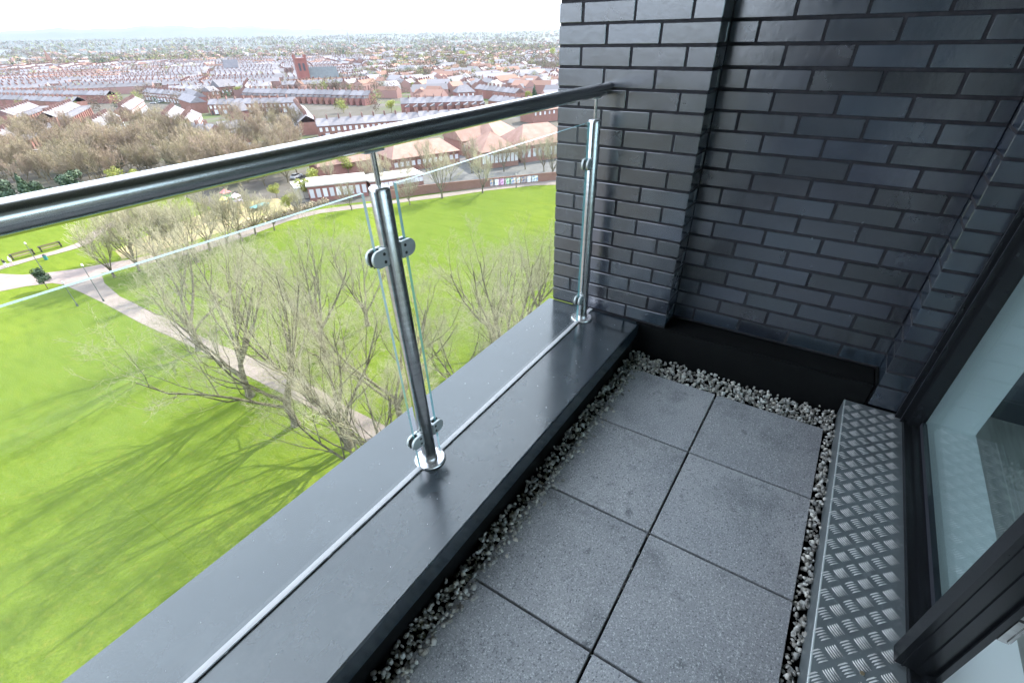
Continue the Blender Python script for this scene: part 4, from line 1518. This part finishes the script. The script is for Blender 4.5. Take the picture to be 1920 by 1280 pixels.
CB, CG, CRF, CW = car_meshes()
cars = []
for i in range(17):
    a, b = G(-20, 293), G(270, 277.5)
    p = a + (b - a)*((i + rt.uniform(-.2, .2))/16)
    cars.append((p, math.atan2((b - a).y, (b - a).x)))
for i in range(14):
    a, b = G(288, 195), G(330, 186)
    p = a + (b - a)*(i/13)
    cars.append((p, math.atan2((b - a).y, (b - a).x) + PI/2))
for i in range(9):
    a, b = G(585, 272), G(780, 246)
    p = a + (b - a)*((i + rt.uniform(-.2, .2))/8)
    cars.append((p, math.atan2((b - a).y, (b - a).x)))
cars.append((G(557, 334), .3))
for i, (p, rz) in enumerate(cars):
    t = empty('parked_car', p, rz)
    link('body', CB, t)
    link('window_glass', CG, t)
    link('roof', CRF, t)
    for x in (-1.35, 1.35):
        for y in (-.78, .78):
            link('wheel', CW, t, loc=(x, y, .32))
    if i < 17:
        tag(t, 'parked car on the street glimpsed through the bare tree belt', 'car', 'cars parked along the street behind the tree belt')
    elif i < 31:
        tag(t, 'parked car in the packed lot before the central terrace', 'car', 'cars in the lot by the central terrace')
    elif i < 40:
        tag(t, 'parked car on the street in front of the long bay windowed terrace', 'car', 'cars before the long terrace')
    else:
        tag(t, 'dark car parked left of the flat roofed hut', 'car')


# people on the narrow path
def person(p, rz, lab, top, legs, hair, lean=0.0, s=1.0):
    t = empty('person', p, rz)
    t.scale = (s, s, s)
    J = [((0, 0, .95), .13), ((0, .02, 1.15), .125), ((0, .03 + lean*.2, 1.38), .15), ((0, .03 + lean*.3, 1.50), .06), ((0, .05 + lean*.4, 1.60), .085), ((0, .05 + lean*.4, 1.70), .085),
         ((.10, 0, .88), .095), ((.12, .10, .48), .065), ((.12, .0, .08), .045), ((.12, .14, .04), .04),
         ((-.10, 0, .88), .095), ((-.12, -.06, .48), .065), ((-.12, -.22, .12), .045), ((-.12, -.10, .05), .04),
         ((.19, .03, 1.40), .055), ((.25, -.06, 1.12), .042), ((.24, .10, .90), .034),
         ((-.19, .03, 1.40), .055), ((-.25, .08, 1.12), .042), ((-.22, .26, .98), .034)]
    E = [(0, 1), (1, 2), (2, 3), (3, 4), (4, 5), (0, 6), (6, 7), (7, 8), (8, 9), (0, 10), (10, 11), (11, 12), (12, 13), (2, 14), (14, 15), (15, 16), (2, 17), (17, 18), (18, 19)]
    me = bpy.data.meshes.new('body')
    me.from_pydata([j[0] for j in J], E, [])
    ob = link('body', me, t)
    sk = ob.modifiers.new('skin', 'SKIN')
    for v, j in zip(me.skin_vertices[0].data, J):
        v.radius = (j[1], j[1])
    me.skin_vertices[0].data[0].use_root = True
    ob.modifiers.new('sub', 'SUBSURF').levels = 1
    ob.modifiers['sub'].render_levels = 1
    dg = bpy.context.evaluated_depsgraph_get()
    bpy.context.view_layer.update()
    m2 = bpy.data.meshes.new_from_object(ob.evaluated_get(bpy.context.evaluated_depsgraph_get()))
    ob.modifiers.clear()
    ob.data = m2
    for q in (top, legs, mat('skin', (.45, .28, .2), .6)):
        m2.materials.append(q)
    for f in m2.polygons:
        z = f.center.z
        f.material_index = 1 if z < .93 else (2 if z > 1.5 or (z < 1.02 and abs(f.center.x) > .18) else 0)
        f.use_smooth = True
    b = MB()
    b.tube([(0, .03 + lean*.4, 1.60), (0, .03 + lean*.4, 1.70), (0, .04 + lean*.4, 1.78), (0, .04 + lean*.4, 1.80)], [.095, .102, .07, .01], 12)
    link('hair', b.mesh('hair', hair), t)
    return tag(t, lab, 'person')


mw = mat('white_cloth', (.75, .72, .78), .8)
mk = mat('dark_cloth', (.03, .03, .04), .8)
person(G(25, 497), 2.4, 'person in a white top walking on the narrow path', mw, mat('pale_trousers', (.5, .42, .4), .8), mw)
person(G(14, 501), 2.6, 'person with dark hair and dark top on the narrow path', mk, mw, mk, .3)
person(G(197, 441), 2.0, 'distant walker in dark clothes near the thicket', mk, mk, mk)


# ------------------------------------------------------------------ far town (uncountable)
def quads(V, F, C, vs, fs, cols):
    o = sum(len(v) for v in V)
    V.append(np.array(vs, float))
    F.append(np.array(fs) + o)
    C.append(np.array(cols, float))


def terr(d):
    return np.maximum(0, np.minimum(d, 6000) - 2200)*.0165 - .6


rgT = np.random.default_rng(5)
# template house: wall 4 quads, roof 2 quads, gables as degenerate quads, chimney 5, outrigger 4+1
def tmpl():
    V, F, K = [], [], []

    def q(vs, k):
        o = len(V)
        V.extend(vs)
        F.append((o, o + 1, o + 2, o + 3))
        K.append(k)
    x0, x1, y0, y1, ze, zr = -.5, .5, 0, 8, 5.3, 8
    q([(x0, y0, 0), (x1, y0, 0), (x1, y0, ze), (x0, y0, ze)], 0)
    q([(x1, y1, 0), (x0, y1, 0), (x0, y1, ze), (x1, y1, ze)], 0)
    q([(x1, y0, 0), (x1, y1, 0), (x1, y1, ze), (x1, y0, ze)], 0)
    q([(x0, y1, 0), (x0, y0, 0), (x0, y0, ze), (x0, y1, ze)], 0)
    q([(x1, y0, ze), (x1, y1, ze), (x1, 4, zr), (x1, 4, zr - .01)], 0)
    q([(x0, y1, ze), (x0, y0, ze), (x0, 4, zr - .01), (x0, 4, zr)], 0)
    q([(x0, y0 - .2, ze), (x1, y0 - .2, ze), (x1, 4, zr), (x0, 4, zr)], 1)
    q([(x1, y1 + .2, ze), (x0, y1 + .2, ze), (x0, 4, zr), (x1, 4, zr)], 1)
    return np.array(V), np.array(F), np.array(K)


TV, TF, TK = tmpl()


def outr(nrep):
    V, F, K = [], [], []

    def q(vs, k):
        o = len(V)
        V.extend(vs)
        F.append((o, o + 1, o + 2, o + 3))
        K.append(k)
    # chimney
    for a, b, c, d in (((-.3, 3.4), (.3, 3.4), (.3, 4.6), (-.3, 4.6)),):
        P = [a, b, c, d]
        for i in range(4):
            j = (i + 1) % 4
            q([(P[i][0], P[i][1], 7), (P[j][0], P[j][1], 7), (P[j][0], P[j][1], 9.2), (P[i][0], P[i][1], 9.2)], 2)
        q([(P[0][0], P[0][1], 9.2), (P[1][0], P[1][1], 9.2), (P[2][0], P[2][1], 9.2), (P[3][0], P[3][1], 9.2)], 2)
    q([(.4, 8, 0), (.4, 12.5, 0), (.4, 12.5, 5.2), (.4, 8, 5.2)], 0)
    q([(2.9, 8, 0), (2.9, 12.5, 0), (2.9, 12.5, 4.2), (2.9, 8, 4.2)], 0)
    q([(.4, 12.5, 0), (2.9, 12.5, 0), (2.9, 12.5, 4.2), (.4, 12.5, 5.2)], 0)
    q([(.4, 8, 5.2), (2.9, 8, 4.2), (2.9, 12.5, 4.2), (.4, 12.5, 5.2)], 1)
    return np.array(V), np.array(F), np.array(K)


OV, OF, OK_ = outr(1)
AV, AF, AC = [], [], []
voff = 0


def put(V, F, K, p, rz, sx, flip, wc, rc, s=1.0, zo=0.0):
    global voff
    v = V.copy()
    v[:, 0] *= sx
    if flip:
        v[:, 0] *= -1
        v[:, 1] = 8 - v[:, 1]
    v = v*s
    c, sn = math.cos(rz), math.sin(rz)
    w = np.stack([v[:, 0]*c - v[:, 1]*sn + p[0], v[:, 0]*sn + v[:, 1]*c + p[1], v[:, 2] + GZ + zo], 1)
    AV.append(w)
    AF.append(F + voff)
    voff += len(w)
    tab = np.array([[*wc, 1], [*rc, 1], [.15, .085, .075, 1]])
    AC.append(tab[K])


def azr(p):
    return math.degrees(math.atan2(p[1] - CAM[1], p[0] - CAM[0]))


def proj_px(x, y, z):
    d = np.array([x, y, z]) - CAM
    w = d@F_
    return PPX + FPX*(d@R_)/w, PPY - FPX*(d@U_)/w


hx = np.array(HOUSES)
nrow = 0
rows = []
# parallel streets, measured direction of the dark rows (about -36 degrees), spacing of a street and its back alley
for blk in range(2200):
    dist = 470 + 900*rgT.random()**1.1
    az = math.radians(rgT.uniform(26, 84))
    x, y = CAM[0] + dist*math.cos(az), CAM[1] + dist*math.sin(az)
    u, v = proj_px(x, y, GZ)
    right = u > 640
    zone = math.floor(x/260) + 3*math.floor(y/260)
    base = math.radians([-34, -36, -31, 56, -38][zone % 5] if not right else [-34, 55, -20, 70, 20][zone % 5])
    step = 27
    # snap to a lattice in the street direction
    c, s = math.cos(base), math.sin(base)
    a_, b_ = x*c + y*s, -x*s + y*c
    b_ = round(b_/step)*step + (0 if (round(b_/step) % 2) else 12)
    a_ = round(a_/85)*85
    key = (round(base, 2), a_, b_)
    if key in rows:
        continue
    x, y = a_*c - b_*s, a_*s + b_*c
    if len(hx) and np.min((hx[:, 0] - x)**2 + (hx[:, 1] - y)**2) < 48**2:
        continue
    if math.hypot(x, y) < 430:
        continue
    rows.append(key)
    L = rgT.uniform(62, 82) if not right else rgT.uniform(10, 40)
    flip = (round(b_/step) % 2) == 0
    k = rgT.uniform(.8, 1.2)
    wc = (.24*k, .15*k, .135*k) if rgT.random() < .85 else (.36, .33, .30)
    k = rgT.uniform(.75, 1.3)
    rc = (.19*k, .178*k, .185*k) if rgT.random() < (.8 if right else .93) else (.22*k, .135*k, .105*k)
    put(TV, TF, TK, (x, y), base, L, flip, wc, rc)
    n = int(L/5)
    for i in range(n):
        t_ = -L/2 + i*5
        px, py = x + t_*c, y + t_*s
        put(OV, OF, OK_, (px, py), base, 1, flip, wc, rc) if not flip else put(OV, OF, OK_, (px, py), base, 1, True, wc, rc)
    nrow += 1
# scattered detached houses on the right and far away
for i in range(1500):
    dist = 330 + 2600*rgT.random()**1.7
    az = math.radians(rgT.uniform(25, 85))
    if dist < 900 and az > math.radians(48):
        continue
    x, y = CAM[0] + dist*math.cos(az), CAM[1] + dist*math.sin(az)
    zo = max(0.0, float(terr(dist)))
    if np.min((hx[:, 0] - x)**2 + (hx[:, 1] - y)**2) < 30**2:
        continue
    if math.hypot(x, y) < 330:
        continue
    k = rgT.uniform(.8, 1.25)
    wc = (.26*k, .16*k, .14*k) if rgT.random() < .7 else (.38*k, .36*k, .33*k)
    k = rgT.uniform(.75, 1.3)
    rc = (.19*k, .178*k, .185*k) if rgT.random() < .6 else (.23*k, .14*k, .11*k)
    put(TV, TF, TK, (x, y), rgT.uniform(0, PI), rgT.uniform(8, 22), False, wc, rc, rgT.uniform(.9, 1.25), zo)
V = np.concatenate(AV)
Fq = np.concatenate(AF)
C = np.concatenate(AC)
o = link('distant_town', fast_mesh('distant_town', V, Fq, M_TINT, C))
tag(o, 'countless far brick houses with pale roofs filling the plain', kind='stuff')
print('rows', nrow, 'town quads', len(Fq))


# far woodland: clumps of twig coloured and green facets
def wood(name, specs, seed, m, label):
    rg = np.random.default_rng(seed)
    VV, CC = [], []
    for (n, d0, d1, az0, az1, h, per, pw) in specs:
        dist = d0 + (d1 - d0)*rg.random(n)**pw
        az = np.radians(rg.uniform(az0, az1, n))
        x, y = CAM[0] + dist*np.cos(az), CAM[1] + dist*np.sin(az)
        # patchiness
        keep = (np.sin(x*.011 + 1.3*np.sin(y*.006)) + np.sin(y*.013 + 2.1*np.sin(x*.004)) + rg.normal(0, .5, n)) > -.45
        if len(hx):
            dm = np.array([np.min((hx[:, 0] - a)**2 + (hx[:, 1] - b)**2) if dd < 700 else 1e9 for a, b, dd in zip(x, y, dist)])
            keep &= dm > 11**2
        x, y, dist = x[keep], y[keep], dist[keep]
        n = len(x)
        hh = h*rg.uniform(.6, 1.25, n)
        cc = rg.normal(size=(n, per, 3))
        cc /= np.linalg.norm(cc, axis=2, keepdims=True)
        rad = rg.random((n, per, 1))**.45
        wd = rg.uniform(.32, .5, (n, 1, 1))*hh[:, None, None]
        ctr = cc*rad*np.concatenate([wd, wd, .42*hh[:, None, None]], 2)
        ctr[:, :, 2] += .55*hh[:, None]
        s = (hh[:, None]*rg.uniform(.06, .13, (n, per))*(24/per)**.45)[..., None]
        a = rg.normal(size=(n, per, 3))
        a /= np.linalg.norm(a, axis=2, keepdims=True)
        b = np.cross(a, rg.normal(size=(n, per, 3)))
        b /= np.linalg.norm(b, axis=2, keepdims=True) + 1e-6
        P = np.stack([ctr + a*s, ctr - a*s*.5 + b*s*.8, ctr - a*s*.5 - b*s*.8], 2)
        P[..., 0] += x[:, None, None]
        P[..., 1] += y[:, None, None]
        P[..., 2] += GZ + np.maximum(0, terr(dist))[:, None, None]
        VV.append(P.reshape(-1, 3))
        t = rg.random(n)
        col = np.where((t < .70)[:, None], np.array([.155, .122, .092]), np.where((t < .88)[:, None], np.array([.22, .23, .085]), np.array([.05, .085, .05])))
        col = col*rg.uniform(.75, 1.25, (n, 1))
        col = np.repeat(np.concatenate([col, np.ones((n, 1))], 1), per, 0)
        CC.append(col)
    V = np.concatenate(VV)
    F = np.arange(len(V)).reshape(-1, 3)
    o = link(name, fast_mesh(name, V, F, m, np.concatenate(CC)))
    print(name, len(F))
    return tag(o, label, kind='stuff')


wood('distant_woodland', [(2300, 300, 720, 25, 54, 9, 130, 1.0), (300, 420, 720, 54, 84, 8.5, 110, 1.0), (2300, 700, 1500, 25, 50, 11, 44, 1.0), (1500, 700, 1500, 50, 86, 10, 44, .8), (10500, 1300, 3200, 24, 88, 13, 20, 1.0), (9000, 3000, 5600, 23, 90, 16, 10, 1.0)], 3, M_TINT, 'hazy brown and green tree crowns spread between the far houses')

# hills on the horizon
NS = 160
Vh = []
for i in range(NS + 1):
    az = math.radians(10 + 95*i/NS)
    a = math.degrees(az)
    h = 40 + 150*math.exp(-((a - 63)/13)**2) + 120*math.exp(-((a - 84)/9)**2) + 40*math.exp(-((a - 38)/8)**2) + 14*math.sin(a*.9) + 9*math.sin(a*2.3 + 1)
    for rr, f in ((2150, 0), (5300, 0), (5800, .55), (6400, 1.0), (7200, .85), (8600, 0)):
        Vh.append((CAM[0] + rr*math.cos(az), CAM[1] + rr*math.sin(az), GZ + terr(rr) + .5*h*f + (2*math.sin(a*5 + rr) if f else 0)))
Fh = []
for i in range(NS):
    for k in range(5):
        Fh.append((i*6 + k, (i + 1)*6 + k, (i + 1)*6 + k + 1, i*6 + k + 1))
o = link('hills', fast_mesh('hills', np.array(Vh), np.array(Fh), mat('hill', (.05, .055, .05), .95, 0, (.002, (.035, .045, .04), .4, .6)), smooth=True))
bm = bmesh.new()
bm.from_mesh(o.data)
bmesh.ops.recalc_face_normals(bm, faces=bm.faces)
if sum(f.normal.z for f in bm.faces) < 0:
    bmesh.ops.reverse_faces(bm, faces=bm.faces)
bm.to_mesh(o.data)
bm.free()
tag(o, kind='structure')

# haze in the air
hz = link('haze', boxmesh('haze', -RG - 200, RG + 200, -RG - 200, RG + 200, GZ - 1.5, 420, M_RUBBER))
hm = bpy.data.materials.new('haze_air')
hm.use_nodes = True
hn = hm.node_tree
hn.nodes.clear()
oo = hn.nodes.new('ShaderNodeOutputMaterial')
pv = hn.nodes.new('ShaderNodeVolumePrincipled')
pv.inputs['Color'].default_value = (0.70, 0.84, 1.0, 1)
pv.inputs['Density'].default_value = 0.000036
pv.inputs['Anisotropy'].default_value = 0.3
hn.links.new(pv.outputs[0], oo.inputs['Volume'])
hz.data.materials.clear()
hz.data.materials.append(hm)
tag(hz, kind='stuff')
